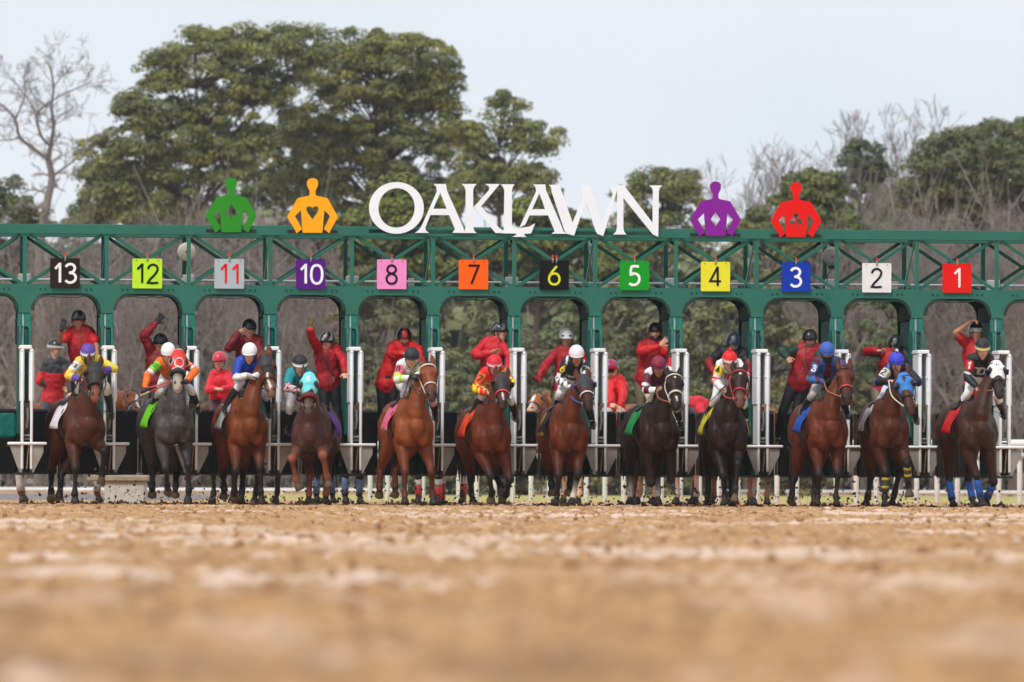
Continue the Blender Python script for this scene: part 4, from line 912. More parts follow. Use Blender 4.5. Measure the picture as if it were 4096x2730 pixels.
FIELD = {
 '13': dict(cx=356, rel=.22, coat=DBAY, poll=(381, 1463), muz=(383, 1600), y=-2.0,
   lab='dark bay racehorse in a plain black hood with white saddle cloth', tack=dict(hood=dict(col=BKC, cup=BKC), nose=((.012, .012, .014), .03), cloth=(.72, .70, .74), rein=(.03, .025, .02)), muzzle=srgb(120, 72, 52),
   legs=dict(FL=[(303, 1876, -1), (299, 1978, 1), (301, 2022, -1)], FR=[(418, 1808, -1), (411, 1890, 1), (401, 1952, 1, 'u')], HL=[(206, 1886, 1), (204, 1978, -1), (204, 2000, -1, 'u')], HR=[(245, 1900, 1), (238, 1985, -1), (241, 2016, -1)]),
   J=dict(hd=(352, 1418), sl=(313, 1444), sr=(404, 1440), el=(272, 1503), er=(459, 1474), wl=(322, 1518), wr=(412, 1486), kl=(325, 1552), kr=(424, 1546), al=(262, 1626), ar=(445, 1652)),
   jl='jockey in yellow silks with purple cuffs and purple cap', top=dict(col=srgb(222, 196, 66), cuffs=srgb(88, 60, 160)), pants=srgb(206, 196, 178), hel=dict(col=srgb(94, 66, 160), rim=(.6, .58, .65)), pat=pat13, band=(WHT, BLK, '13')),
 '12': dict(cx=712, rel=.20, coat=GREYC, poll=(715, 1412), muz=(712, 1556), y=-2.1,
   lab='dappled grey racehorse in a red hood ringed with white at the eyes', tack=dict(hood=dict(col=srgb(214, 44, 34), trim=(.6, .58, .56), eyec=(.45, .42, .4), mark='ring'), nose=((.012, .012, .014), .032), cloth=srgb(116, 214, 30), rein=(.5, .06, .05)), muzzle=srgb(170, 156, 142), points=(.02, .019, .02), headup=1,
   legs=dict(FL=[(663, 1880, -1), (670, 1945, 1), (671, 1975, 1, 'u')], FR=[(753, 1862, -1), (755, 1971, 1), (751, 2012, -1)], HL=[(612, 1890, 1), (608, 1950, -1), (609, 1990, 1, 'u')], HR=[(706, 1890, 1), (702, 1950, -1), (700, 1988, 1, 'u')]),
   J=dict(hd=(674, 1415), sl=(634, 1444), sr=(748, 1452), el=(592, 1500), er=(784, 1482), wl=(581, 1552), wr=(752, 1520), kl=(640, 1566), kr=(760, 1556), al=(612, 1622), ar=(792, 1630)),
   jl='jockey in orange silks with white sleeves and white cap, holding a red whip', top=dict(col=srgb(232, 106, 20)), pants=WHT, hel=dict(col=(.82, .82, .84), rim=(.7, .7, .7)), pat=pat12, band=(srgb(120, 214, 40), BLK, '12'), gloves=BLK),
 '11': dict(cx=1005, rel=.18, coat=BAY, poll=(1058, 1432), muz=(1089, 1584), y=-2.1,
   lab='bright bay racehorse in a black hood with a white blaze', mk=[('blaze', .018, .2, .5)], tack=dict(hood=dict(col=srgb(38, 38, 46), cup=None), nose=None, cloth=srgb(170, 174, 180), ctrim=srgb(40, 44, 50), rein=(.02, .018, .015)), muzzle=srgb(120, 90, 76), headside=.35,
   legs=dict(FL=[(943, 1886, -1), (938, 1968, 1), (941, 2000, 1, 'u')], FR=[(1041, 1876, -1), (1043, 1966, 1), (1048, 2014, -1)], HL=[(892, 1900, 1), (897, 1955, -1), (894, 1998, 1, 'u')], HR=[(972, 1890, 1), (967, 1972, -1), (962, 2010, -1)]),
   J=dict(hd=(998, 1415), sl=(956, 1440), sr=(1030, 1442), el=(944, 1510), er=(1044, 1500), wl=(988, 1504), wr=(1012, 1508), kl=(962, 1534), kr=(1062, 1576), al=(898, 1626), ar=(1074, 1646)),
   jl='jockey in royal blue silks with white cuffs and white cap', top=dict(col=srgb(18, 62, 176)), pants=WHT, hel=dict(col=(.82, .82, .86), rim=(.75, .75, .78)), pat=pat11, gloves=(.5, .45, .4)),
 '10': dict(cx=1239, rel=-.10, coat=srgb(98, 62, 52), poll=(1236, 1505), muz=(1234, 1655), y=-2.2,
   lab='liver chestnut racehorse low in front in a pale turquoise hood', tack=dict(hood=dict(col=srgb(112, 216, 222), cup=None, mark='JYR'), nose=(srgb(104, 18, 26), .04), cloth=srgb(92, 50, 152), rein=(.25, .03, .03)), muzzle=srgb(88, 70, 66), points=srgb(138, 80, 60),
   legs=dict(FL=[(1168, 1836, -1), (1184, 1915, 1), (1206, 1972, 1, 'u')], FR=[(1291, 1826, -1), (1310, 1905, 1), (1317, 1952, 1, 'u')], HL=[(1239, 1900, 1), (1236, 1976, -1), (1233, 2018, -1)], HR=[(1303, 1900, 1), (1304, 1972, -1), (1300, 2016, -1)]),
   J=dict(hd=(1200, 1462), sl=(1158, 1486), sr=(1238, 1490), el=(1146, 1552), er=(1262, 1548), wl=(1188, 1560), wr=(1222, 1566), kl=(1160, 1624), kr=(1276, 1630), al=(1154, 1716), ar=(1322, 1690)),
   jl='jockey in teal silks with patterned sleeves and black cap with white band', top=dict(col=srgb(18, 142, 152)), pants=WHT, hel=dict(col=srgb(20, 26, 34), rim=(.65, .65, .65)), pat=pat10),
 '8': dict(cx=1667, rel=.17, coat=CHES, poll=(1710, 1464), muz=(1730, 1600), y=-2.1,
   lab='chestnut racehorse in a white bridle with pink saddle cloth', tack=dict(strap=(.55, .55, .52), brow=(.7, .7, .68), nose=None, cloth=srgb(232, 104, 140), ctrim=srgb(240, 170, 190), rein=(.03, .02, .02)), muzzle=srgb(70, 48, 42), points=srgb(84, 44, 32), headside=.15,
   legs=dict(FL=[(1620, 1886, -1), (1619, 1975, 1), (1620, 2014, -1)], FR=[(1726, 1890, -1), (1731, 1976, 1), (1736, 2020, -1)], HL=[(1520, 1885, 1), (1519, 1950, -1), (1517, 1992, 1, 'u')], HR=[(1580, 1885, 1), (1580, 1948, -1), (1579, 1990, 1, 'u')]),
   J=dict(hd=(1647, 1432), sl=(1600, 1456), sr=(1680, 1450), el=(1587, 1520), er=(1690, 1502), wl=(1640, 1512), wr=(1668, 1502), kl=(1624, 1566), kr=(1730, 1600), al=(1576, 1644), ar=(1742, 1660)),
   jl='jockey in white silks with lime bars, pink armband and black cap', top=dict(col=(.74, .74, .74)), pants=(.72, .66, .72), hel=dict(col=srgb(34, 38, 46), rim=srgb(30, 32, 40)), pat=pat8, band=(srgb(236, 110, 130), BLK, '8'), gloves=BLK),
 '7': dict(cx=1978, rel=.18, coat=MAHO, poll=(2009, 1504), muz=(2011, 1630), y=-2.2,
   lab='mahogany bay racehorse in a black hood with a thin pink noseband', mk=[('blaze', .012, .36, .5)], tack=dict(hood=dict(col=srgb(36, 36, 42), cup=BKC), nose=(srgb(226, 70, 84), .014), cloth=srgb(244, 74, 22), rein=(.02, .02, .02)),
   legs=dict(FL=[(1961, 1905, -1), (1967, 1972, 1), (1962, 2012, 1, 'u')], FR=[(2039, 1920, -1), (2026, 1978, 1), (2004, 2008, 1, 'u')], HL=[(1882, 1905, 1), (1886, 1975, -1), (1896, 2018, -1)], HR=[(1986, 1905, 1), (2002, 1950, -1), (2010, 1985, -1, 'u')]),
   J=dict(hd=(1978, 1462), sl=(1934, 1484), sr=(2016, 1480), el=(1897, 1556), er=(2046, 1530), wl=(1946, 1572), wr=(2014, 1572), kl=(1936, 1572), kr=(2040, 1592), al=(1884, 1662), ar=(2060, 1660)),
   jl='jockey in red silks with yellow diamonds and red cap', top=dict(col=srgb(222, 34, 26)), pants=WHT, hel=dict(col=srgb(216, 26, 48), rim=(.72, .4, .45)), pat=pat7, band=(srgb(240, 96, 40), BLK, '7')),
 '6': dict(cx=2285, rel=.13, coat=MAHO, poll=(2334, 1512), muz=(2358, 1634), y=-2.2,
   lab='bay racehorse in a dark hood with blue eye cups and white noseband', tack=dict(hood=dict(col=srgb(44, 44, 54), cup=srgb(30, 80, 170)), nose=((.6, .6, .68), .014), cloth=srgb(24, 24, 26), ctrim=srgb(222, 214, 40), rein=(.05, .12, .4)), headside=.2,
   legs=dict(FL=[(2236, 1905, -1), (2228, 1980, 1), (2217, 2014, -1)], FR=[(2311, 1898, -1), (2294, 1980, 1), (2283, 2016, -1)], HL=[(2203, 1895, 1), (2206, 1940, -1), (2207, 1985, 1, 'u')], HR=[(2283, 1895, 1), (2278, 1940, -1), (2273, 1982, 1, 'u')]), socks=[(1, True)],
   J=dict(hd=(2306, 1424), sl=(2262, 1440), sr=(2336, 1454), el=(2236, 1520), er=(2348, 1512), wl=(2280, 1552), wr=(2318, 1550), kl=(2240, 1574), kr=(2350, 1610), al=(2220, 1650), ar=(2370, 1690)),
   jl='jockey in black and white checked silks and white cap', top=dict(col=srgb(24, 24, 28)), pants=(.74, .74, .78), hel=dict(col=(.8, .76, .78), rim=(.7, .68, .7)), pat=pat6, band=(BLK, srgb(230, 190, 30), '6'), gloves=BLK),
 '5': dict(cx=2651, rel=.20, coat=SEAL, poll=(2696, 1506), muz=(2708, 1632), y=-2.1,
   lab='near black racehorse with a star, white bridle and green saddle cloth', mk=[('star', .016, .07, .025), ('blaze', .012, .42, .52)], tack=dict(strap=(.6, .56, .48), brow=(.66, .62, .54), nose=((.62, .58, .5), .014), cloth=srgb(18, 140, 72), rein=(.3, .1, .06)), headside=.1,
   legs=dict(FL=[(2604, 1936, -1), (2598, 1880, 1), (2600, 1905, 1, 'u')], FR=[(2686, 1922, -1), (2690, 1868, 1), (2686, 1890, 1, 'u')], HL=[(2522, 1895, 1), (2521, 1975, -1), (2519, 2014, -1)], HR=[(2631, 1900, 1), (2632, 1972, -1), (2631, 2010, -1)]), socks=[(-1, False), (1, False)],
   J=dict(hd=(2634, 1468), sl=(2592, 1490), sr=(2676, 1480), el=(2578, 1560), er=(2690, 1548), wl=(2626, 1562), wr=(2660, 1560), kl=(2606, 1606), kr=(2700, 1620), al=(2560, 1670), ar=(2722, 1690)),
   jl='jockey in maroon silks with white hoops and plain maroon cap', top=dict(col=srgb(92, 18, 40)), pants=srgb(214, 194, 172), hel=dict(col=srgb(128, 22, 58), rim=srgb(100, 14, 44)), pat=pat5),
 '4': dict(cx=2920, rel=.11, coat=SEAL, poll=(2958, 1488), muz=(2961, 1622), y=-2.1,
   lab='black brown racehorse with a white star and red bridle, yellow saddle cloth', mk=[('star', .016, .09, .02)], tack=dict(strap=(.45, .02, .03), nose=None, cloth=srgb(222, 206, 30), rein=(.55, .05, .05)), muzzle=srgb(92, 60, 46),
   legs=dict(FL=[(2893, 1900, -1), (2900, 1985, 1), (2898, 2024, -1)], FR=[(2950, 1858, -1), (2941, 1968, 1), (2937, 2012, 1, 'u')], HL=[(2835, 1905, 1), (2830, 1985, -1), (2827, 2022, -1)], HR=[(2925, 1900, 1), (2926, 1976, -1), (2924, 2014, -1)]),
   J=dict(hd=(2919, 1446), sl=(2878, 1452), sr=(2954, 1448), el=(2862, 1526), er=(2984, 1504), wl=(2894, 1560), wr=(2978, 1552), kl=(2862, 1592), kr=(2972, 1600), al=(2826, 1680), ar=(2986, 1690)),
   jl='jockey in white silks with red hoops and red cap with red pompom', top=dict(col=(.76, .74, .76)), pants=WHT, hel=dict(col=srgb(224, 20, 32), rim=(.7, .5, .5), pom=(srgb(230, 30, 40), srgb(200, 14, 30))), pat=pat4, band=(srgb(224, 200, 40), BLK, '4')),
 '3': dict(cx=3327, rel=.22, coat=MAHO, poll=(3379, 1476), muz=(3391, 1614), y=-2.1,
   lab='bay racehorse with red beaded noseband and blue saddle cloth', mk=[], tack=dict(strap=(.03, .02, .018), nose=(srgb(200, 60, 52), .013), cloth=srgb(24, 78, 176), rein=(.35, .14, .08)), headside=.1,
   legs=dict(FL=[(3278, 1900, -1), (3271, 1986, 1), (3267, 2026, -1)], FR=[(3350, 1896, -1), (3344, 1990, 1), (3347, 2028, -1)], HL=[(3175, 1912, 1), (3168, 1980, -1), (3164, 2012, 1, 'u')], HR=[(3262, 1905, 1), (3258, 1985, -1), (3256, 2018, -1)]),
   J=dict(hd=(3308, 1412), sl=(3266, 1440), sr=(3362, 1446), el=(3243, 1518), er=(3404, 1500), wl=(3294, 1528), wr=(3340, 1530), kl=(3254, 1578), kr=(3370, 1590), al=(3208, 1644), ar=(3388, 1650)),
   jl='jockey in maroon silks striped light blue and blue cap', top=dict(col=srgb(92, 22, 40)), pants=srgb(178, 172, 176), hel=dict(col=srgb(54, 92, 178), rim=srgb(44, 78, 160)), pat=pat3, band=(srgb(38, 84, 150), WHT, '3'), gloves=BLK),
 '2': dict(cx=3565, rel=.12, coat=DBAY, poll=(3613, 1506), muz=(3646, 1652), y=-2.1,
   lab='dark bay racehorse in a bright blue hood with a black diamond', tack=dict(hood=dict(col=srgb(44, 122, 206), cup=srgb(34, 60, 130), mark='diamond', eyec=(.03, .015, .01)), nose=None, cloth=(.66, .64, .6), rein=(.66, .62, .54)), headside=.2, muzzle=srgb(70, 42, 32),
   legs=dict(FL=[(3542, 1895, -1), (3540, 1990, 1), (3539, 2026, -1)], FR=[(3628, 1857, -1), (3634, 1940, 1), (3638, 1992, 1, 'u')], HL=[(3484, 1905, 1), (3471, 1988, -1), (3462, 2024, -1)], HR=[(3602, 1868, 1), (3575, 1985, -1), (3565, 2024, -1)]),
   wraps={(-1, True): [((.05, .05, .055), .05, .8), (srgb(226, 204, 60), .16, .28), (srgb(226, 204, 60), .50, .62)], (1, True): [((.05, .05, .055), .0, .8), (srgb(226, 204, 60), .12, .26), (srgb(226, 204, 60), .42, .56)]},
   J=dict(hd=(3586, 1452), sl=(3552, 1472), sr=(3630, 1470), el=(3508, 1530), er=(3676, 1530), wl=(3554, 1526), wr=(3640, 1526), kl=(3528, 1594), kr=(3650, 1600), al=(3492, 1660), ar=(3664, 1672)),
   jl='jockey in black silks with blue diamonds and blue cap with pompom', top=dict(col=srgb(22, 24, 32)), pants=(.72, .74, .8), hel=dict(col=srgb(52, 62, 200), rim=srgb(44, 50, 170), pom=((.7, .72, .8), srgb(50, 60, 180))), pat=pat2, band=((.76, .76, .70), BLK, '2')),
 '1': dict(cx=3930, rel=.25, coat=SEAL + 0 * BAY if False else srgb(78, 46, 33), poll=(3985, 1456), muz=(4000, 1584), y=-2.1,
   lab='dark brown racehorse in a white hood with blue leg wraps and red saddle cloth', tack=dict(hood=dict(col=(.78, .78, .8), cup=srgb(24, 40, 130), mark='check', eyec=(.02, .014, .012)), nose=((.02, .02, .03), .012), cloth=srgb(206, 20, 32), rein=(.3, .1, .06)), muzzle=srgb(52, 42, 42), headside=.15,
   legs=dict(FL=[(3906, 1905, -1), (3922, 1990, 1), (3932, 2028, -1)], FR=[(3976, 1935, -1), (3950, 1990, 1), (3944, 2022, 1)], HL=[(3796, 1918, 1), (3808, 1998, -1), (3816, 2026, -1)], HR=[(3874, 1918, 1), (3890, 1996, -1), (3898, 2026, -1)]),
   wraps={(s, f_): [(srgb(30, 96, 190), .12, .98)] for s in (-1, 1) for f_ in (True, False)},
   J=dict(hd=(3930, 1396), sl=(3884, 1428), sr=(3962, 1432), el=(3868, 1506), er=(3982, 1506), wl=(3906, 1550), wr=(3950, 1552), kl=(3872, 1572), kr=(3990, 1590), al=(3820, 1660), ar=(4012, 1650)),
   jl='jockey in black silks with a large white letter D and black cap', top=dict(col=srgb(24, 26, 32)), pants=WHT, hel=dict(col=srgb(24, 26, 34), rim=srgb(206, 186, 140)), pat=pat1, band=(srgb(200, 24, 34), WHT, '1')),
}
HR = {}
DZ = {'13': -.06, '12': -.04, '11': -.07, '10': -.14, '8': -.07, '7': -.15, '6': -.13, '5': -.12, '4': -.11, '3': -.08, '2': -.05, '1': -.08}
def build_field():
    for k, d in FIELD.items():
        th = (d['cx'] - 2048) / F; yaw = d['rel'] - th; f = Vector((math.sin(yaw), -math.cos(yaw), 0))
        ysh = d['y'] + f.y * -.0 + .50; J_ = d['J']; ypv = ysh + .40
        mx_, my_ = (J_['sl'][0] + J_['sr'][0]) / 2, (J_['sl'][1] + J_['sr'][1]) / 2
        pv = (mx_ - 10, my_ + 78)
        J = joints(J_['hd'], J_['sl'], J_['sr'], J_['el'], J_['er'], J_['wl'], J_['wr'], pv, J_['kl'], J_['kr'], J_['al'], J_['ar'], ysh, lean=.40, yh=ysh - .13, Ls=(.28, .25, .40, .40), sg=dict(al=1, ar=1), hsl='fist', hsr='fist', toe=(-.1 if False else .1, -1, -.25))
        J['hup'] = Vector((0, -.25, 1)).normalized()
        rnd = random.Random(int(k) * 5)
        person(d['jl'], J, d['top'], d['pants'], boots=BLK, skin=SK if k not in ('13', '6', '5', '3') else SK2, helmet=d['hel'], goggles=dict(lens=(.05, .05, .06) if k not in ('3', '8', '11', '10') else (.35, .33, .3), y=.016, strap=(.1, .1, .1)), pattern=d['pat'], band=d.get('band'), gloves=d.get('gloves'), face=(rnd.uniform(-.12, .2), -.38), group='jockeys on the racehorses', seed=int(k), strap=True, hands='fist', mask=(BLK if k in ('13', '3') else None))
        tk = dict(d['tack']); tk['hands'] = (J['wl'] + Vector((0, -.07, 0)), J['wr'] + Vector((0, -.07, 0)))
        HR[k] = horse(d['lab'], d['cx'], d['y'], d['rel'], d['coat'], d['poll'], d['muz'], d['legs'], tack=tk, mk=d.get('mk', ()), socks=d.get('socks', ()), wraps=d.get('wraps'), muzzle=d.get('muzzle'), headside=d.get('headside', 0), dz=DZ[k], points=d.get('points', (.014, .012, .012)))
        # stirrup irons and leathers hang from the saddle
        h = HR[k]; 
        for s, an in ((-1, J['al']), (1, J['ar'])):
            mb = MB(); mb.cur = (.05, .04, .035); a = h['W'](s * .22, -.02, 1.48) - h['base']; b_ = an + Vector((0, 0, -.02)) - h['base']; mb.tube([a, b_], .011, 6, side=h['f'], ry=.004); mb.build('stirrup_leather', M['leather'], h['root'], smooth=True)
            mb = MB(); mb.cur = (.5, .5, .5); c = an - h['base'] + Vector((0, -.03, -.06)); mb.tube([c + Vector((.05 * math.cos(q), 0, .055 * math.sin(q) + .03)) for q in [i * math.pi / 6 for i in range(13)]], .007, 5, side=(0, 1, 0), cap=False); mb.build('stirrup_iron', M['steel'], h['root'], smooth=True)
        if k == '12':
            w = J['wl']; t = tag(link('riding_whip', bpy.data.meshes.new('x')), 'thin red and tan riding whip held low by the orange silked jockey', 'whip'); bpy.data.objects.remove(t)
            r = thing('riding_whip', 'red and tan riding whip held low by the jockey in orange', 'whip', w)
            a = P(500, 1655, w.y - .3) - w; b1 = P(562, 1583, w.y - .1) - w; c1 = P(678, 1535, w.y - .15) - w
            mb = MB(); mb.cur = (.02, .03, .12); mb.tube([a, a.lerp(b1, .5) + Vector((0, 0, -.01)), b1], [.003, .006, .008], 6); mb.build('shaft', M['leather'], r, smooth=True)
            mb = MB(); mb.cur = (.5, .38, .2); mb.tube([b1, b1.lerp(c1, .3)], .013, 6); mb.cur = srgb(190, 30, 34); mb.tube([b1.lerp(c1, .3), c1], .010, 6); mb.build('handle', M['leather'], r, smooth=True)
        if k in ('13', '8', '4', '5'):
            w = J['wl']; e = {'13': (258, 1625), '8': (1606, 1610), '4': (2815, 1628), '5': (2600, 1625)}[k]
            lab = {'13': 'thin black riding whip in the hand of the jockey in yellow', '8': 'thin dark riding whip in the hand of the jockey in white and lime', '4': 'short black riding whip in the hand of the jockey with the red pompom', '5': 'black riding whip in the hand of the jockey in maroon with white hoops'}[k]
            r = thing('riding_whip', lab, 'whip', w); a = P(*e, w.y + .05) - w
            mb = MB(); mb.cur = BLK; mb.tube([Vector((0, -.07, .03)), a * .5, a], [.010, .006, .003], 6, spline=False); mb.build('shaft', M['leather'], r, smooth=True)
            mb = MB(); mb.cur = (.05, .03, .02); mb.tube([Vector((0, -.07, .03)) - a * .12, Vector((0, -.07, .03)) + a * .2], .012, 6); mb.build('handle', M['leather'], r, smooth=True)

# ------------------------------------------------------------ gate crew standing on the ledges
def gy(px, v=.42): u, z = G(px, 1500, v); return (GO + GU * u + GV * v).y
def crew(lab, hd, sl, sr, el, er, wl, wr, pv, al=None, ar=None, kl=None, kr=None, sg=None, **k):
    y = gy((sl[0] + sr[0]) / 2, k.pop('v', .42)); al = al or (pv[0] - 22, 1770); ar = ar or (pv[0] + 26, 1770); kl = kl or (pv[0] - 24, (pv[1] + al[1]) // 2); kr = kr or (pv[0] + 26, (pv[1] + ar[1]) // 2)
    jk = {q: k.pop(q) for q in ('hl', 'hr', 'hsl', 'hsr') if q in k}; lean = k.pop('lean', .02)
    J = joints(hd, sl, sr, el, er, wl, wr, pv, kl, kr, al, ar, y, lean=lean, sg=sg, yh=y - k.pop('hf', .04), **jk)
    return person(lab, J, k.pop('top'), k.pop('pants', srgb(24, 25, 30)), group='gate crew standing in the stalls', **k)
HB = dict(col=srgb(20, 22, 28), rim=None)
def build_crew():
    crew('gate hand in red vest and red tinted glasses waving the jockey in yellow off', (313, 1283), (280, 1322), (368, 1322), (240, 1368), (388, 1385), (246, 1322), (392, 1440), (332, 1505), top=dict(col=srgb(214, 22, 36)), vest=srgb(196, 22, 34), helmet=dict(col=srgb(24, 26, 34), vent=1, swirl=(.25, .26, .3)), goggles=dict(lens=(.5, .02, .03)), gloves={-1: BLK}, sleeve='short', hl=(255, 1292), hsl='open', face=(.05, -.05), skin=SK2, seed=31)
    crew('gate hand in dark red with one black gloved hand thrown up high', (640, 1374), (602, 1410), (668, 1414), (574, 1345), (690, 1470), (622, 1294), (700, 1520), (640, 1540), top=dict(col=srgb(148, 16, 32)), helmet=dict(col=srgb(22, 22, 26), swirl=(.05, .05, .06)), goggles=dict(lens=(.015, .015, .02)), gloves=BLK, hl=(650, 1262), hsl='spread', face=(-.1, -.1), skin=SK2, seed=32, vest=srgb(140, 14, 30))
    crew('gate hand in dark red vest with mirrored blue glasses, a hand at his cheek', (996, 1318), (956, 1360), (1042, 1358), (912, 1396), (1052, 1420), (952, 1334), (1050, 1470), (998, 1530), top=dict(col=srgb(122, 14, 34)), vest=srgb(146, 18, 38), helmet=dict(col=srgb(34, 36, 42), rim=None, vent=1), goggles=dict(lens=srgb(30, 90, 200), y=.03), hl=(975, 1322), hsl='relaxed', face=(.05, -.1), seed=33)
    crew('gate hand in red vest and black trousers with one gloved arm straight up', (1308, 1368), (1270, 1392), (1352, 1390), (1250, 1358), (1376, 1440), (1241, 1316), (1380, 1490), (1312, 1530), top=dict(col=srgb(196, 18, 34)), vest=srgb(184, 20, 36), helmet=dict(col=srgb(26, 28, 30), swirl=(.5, .5, .5)), gloves={-1: srgb(92, 78, 48)}, hl=(1244, 1285), hsl='spread', face=(-.05, -.15), coll=(.04, .02, .015), al=(1322, 1772), ar=(1366, 1772), kl=(1304, 1650), kr=(1350, 1655), seed=34)
    crew('gate hand in a red jersey and black and red striped helmet pushing forward', (1616, 1352), (1562, 1374), (1648, 1370), (1566, 1418), (1676, 1400), (1612, 1416), (1690, 1450), (1556, 1510), top=dict(col=srgb(206, 18, 26)), helmet=dict(col=srgb(24, 20, 22), stripe=srgb(190, 30, 26), rim=None), goggles=dict(lens=(.02, .01, .012), y=.03, strap=(.5, .5, .5)), beard=(.05, .035, .03), al=(1530, 1770), ar=(1564, 1772), kl=(1528, 1640), kr=(1568, 1640), face=(.15, -.25), seed=35)
    crew('gate hand in a bright red rain jacket turned sideways with a hand at his chest', (2000, 1330), (1930, 1362), (2018, 1362), (1898, 1424), (2040, 1430), (1962, 1412), (2030, 1470), (1962, 1505), top=dict(col=srgb(212, 26, 44), long=1), helmet=dict(col=srgb(36, 40, 46), rim=None, swirl=(.2, .22, .24)), hl=(1985, 1404), hsl='open', face=(.95, 0), seed=36, coll=None, v=.3)
    crew('gate hand in a white helmet and red jacket reaching out with one red gloved arm', (2265, 1356), (2222, 1396), (2326, 1400), (2184, 1458), (2344, 1470), (2156, 1508), (2350, 1530), (2254, 1560), top=dict(col=srgb(182, 22, 40), long=1), helmet=dict(col=(.72, .72, .74), rim=None), goggles=dict(lens=(.02, .02, .025), y=.045), gloves=srgb(150, 14, 30), pants=srgb(112, 104, 86), hl=(2142, 1522), hsl='fist', face=(.05, -.15), seed=37, skin=SK2)
    crew('bearded gate hand in a tight red jersey leaning an arm on the right post', (2620, 1332), (2566, 1374), (2656, 1372), (2560, 1404), (2690, 1430), (2650, 1384), (2676, 1480), (2588, 1520), top=dict(col=srgb(218, 22, 26)), vest=srgb(196, 20, 34), helmet=dict(col=srgb(34, 36, 40), vent=1), beard=(.06, .04, .03), pants=srgb(128, 112, 88), hl=(2672, 1352), hsl='open', face=(.05, .05), coll=None, al=(2566, 1768), ar=(2606, 1768), sg=dict(el=-1), seed=38)
    crew('gate hand in a black and red jacket bending forward with navy helmet', (2934, 1372), (2874, 1400), (2980, 1398), (2836, 1452), (2996, 1460), (2860, 1500), (2990, 1510), (2926, 1540), top=dict(col=srgb(28, 28, 32), long=1, sleeves=srgb(150, 24, 36)), helmet=dict(col=srgb(44, 54, 76), swirl=(.12, .13, .15)), face=(.1, -.5), pattern=lambda c, V, K, T, x, y, z: c.__setitem__(np.char.startswith(K, 'arm') & (T < .45), (.012, .012, .014)), seed=39)
    crew('gate hand in a red vest over a dark green jersey striding out of the stall', (3238, 1360), (3186, 1392), (3278, 1388), (3124, 1404), (3290, 1450), (3150, 1428), (3300, 1500), (3200, 1524), al=(3110, 1745), ar=(3144, 1860), kl=(3130, 1650), kr=(3168, 1690), top=dict(col=srgb(34, 60, 52)), vest=srgb(176, 16, 32), helmet=dict(col=srgb(24, 24, 28), rim=None), coll=(.12, .06, .03), hl=(3160, 1446), hsl='relaxed', beard=(.12, .08, .06), face=(.1, -.15), skin=SK2, seed=40, v=.0)
    crew('gate hand in a red and black jacket with arm held out level, swirled black helmet', (3580, 1380), (3532, 1402), (3622, 1398), (3462, 1406), (3650, 1460), (3508, 1404), (3640, 1500), (3536, 1556), top=dict(col=srgb(176, 22, 38), long=1), helmet=dict(col=srgb(30, 32, 36), swirl=(.14, .15, .16)), pants=srgb(120, 110, 92), hl=(3528, 1404), hsl='relaxed', face=(.1, -.45), pattern=lambda c, V, K, T, x, y, z: (c.__setitem__(np.char.startswith(K, 'arm') & (T > .22) & (T < .5), (.014, .014, .016)), c.__setitem__((K == 'armR') | (x > .07) & (y > -.1), (.014, .014, .016))), seed=41)
    crew('gate hand in a short sleeved red shirt with his bare arm crooked over his cap', (3904, 1330), (3858, 1364), (3948, 1362), (3820, 1332), (3960, 1430), (3880, 1286), (3960, 1480), (3900, 1540), top=dict(col=srgb(206, 30, 40)), sleeve='short', helmet=dict(col=srgb(28, 28, 34), rim=(.5, .5, .5), rimw=3, peak=False), goggles=dict(lens=srgb(20, 110, 140), y=.014), hl=(3906, 1283), hsl='fist', face=(.15, -.1), skin=srgb(206, 140, 108), seed=42)

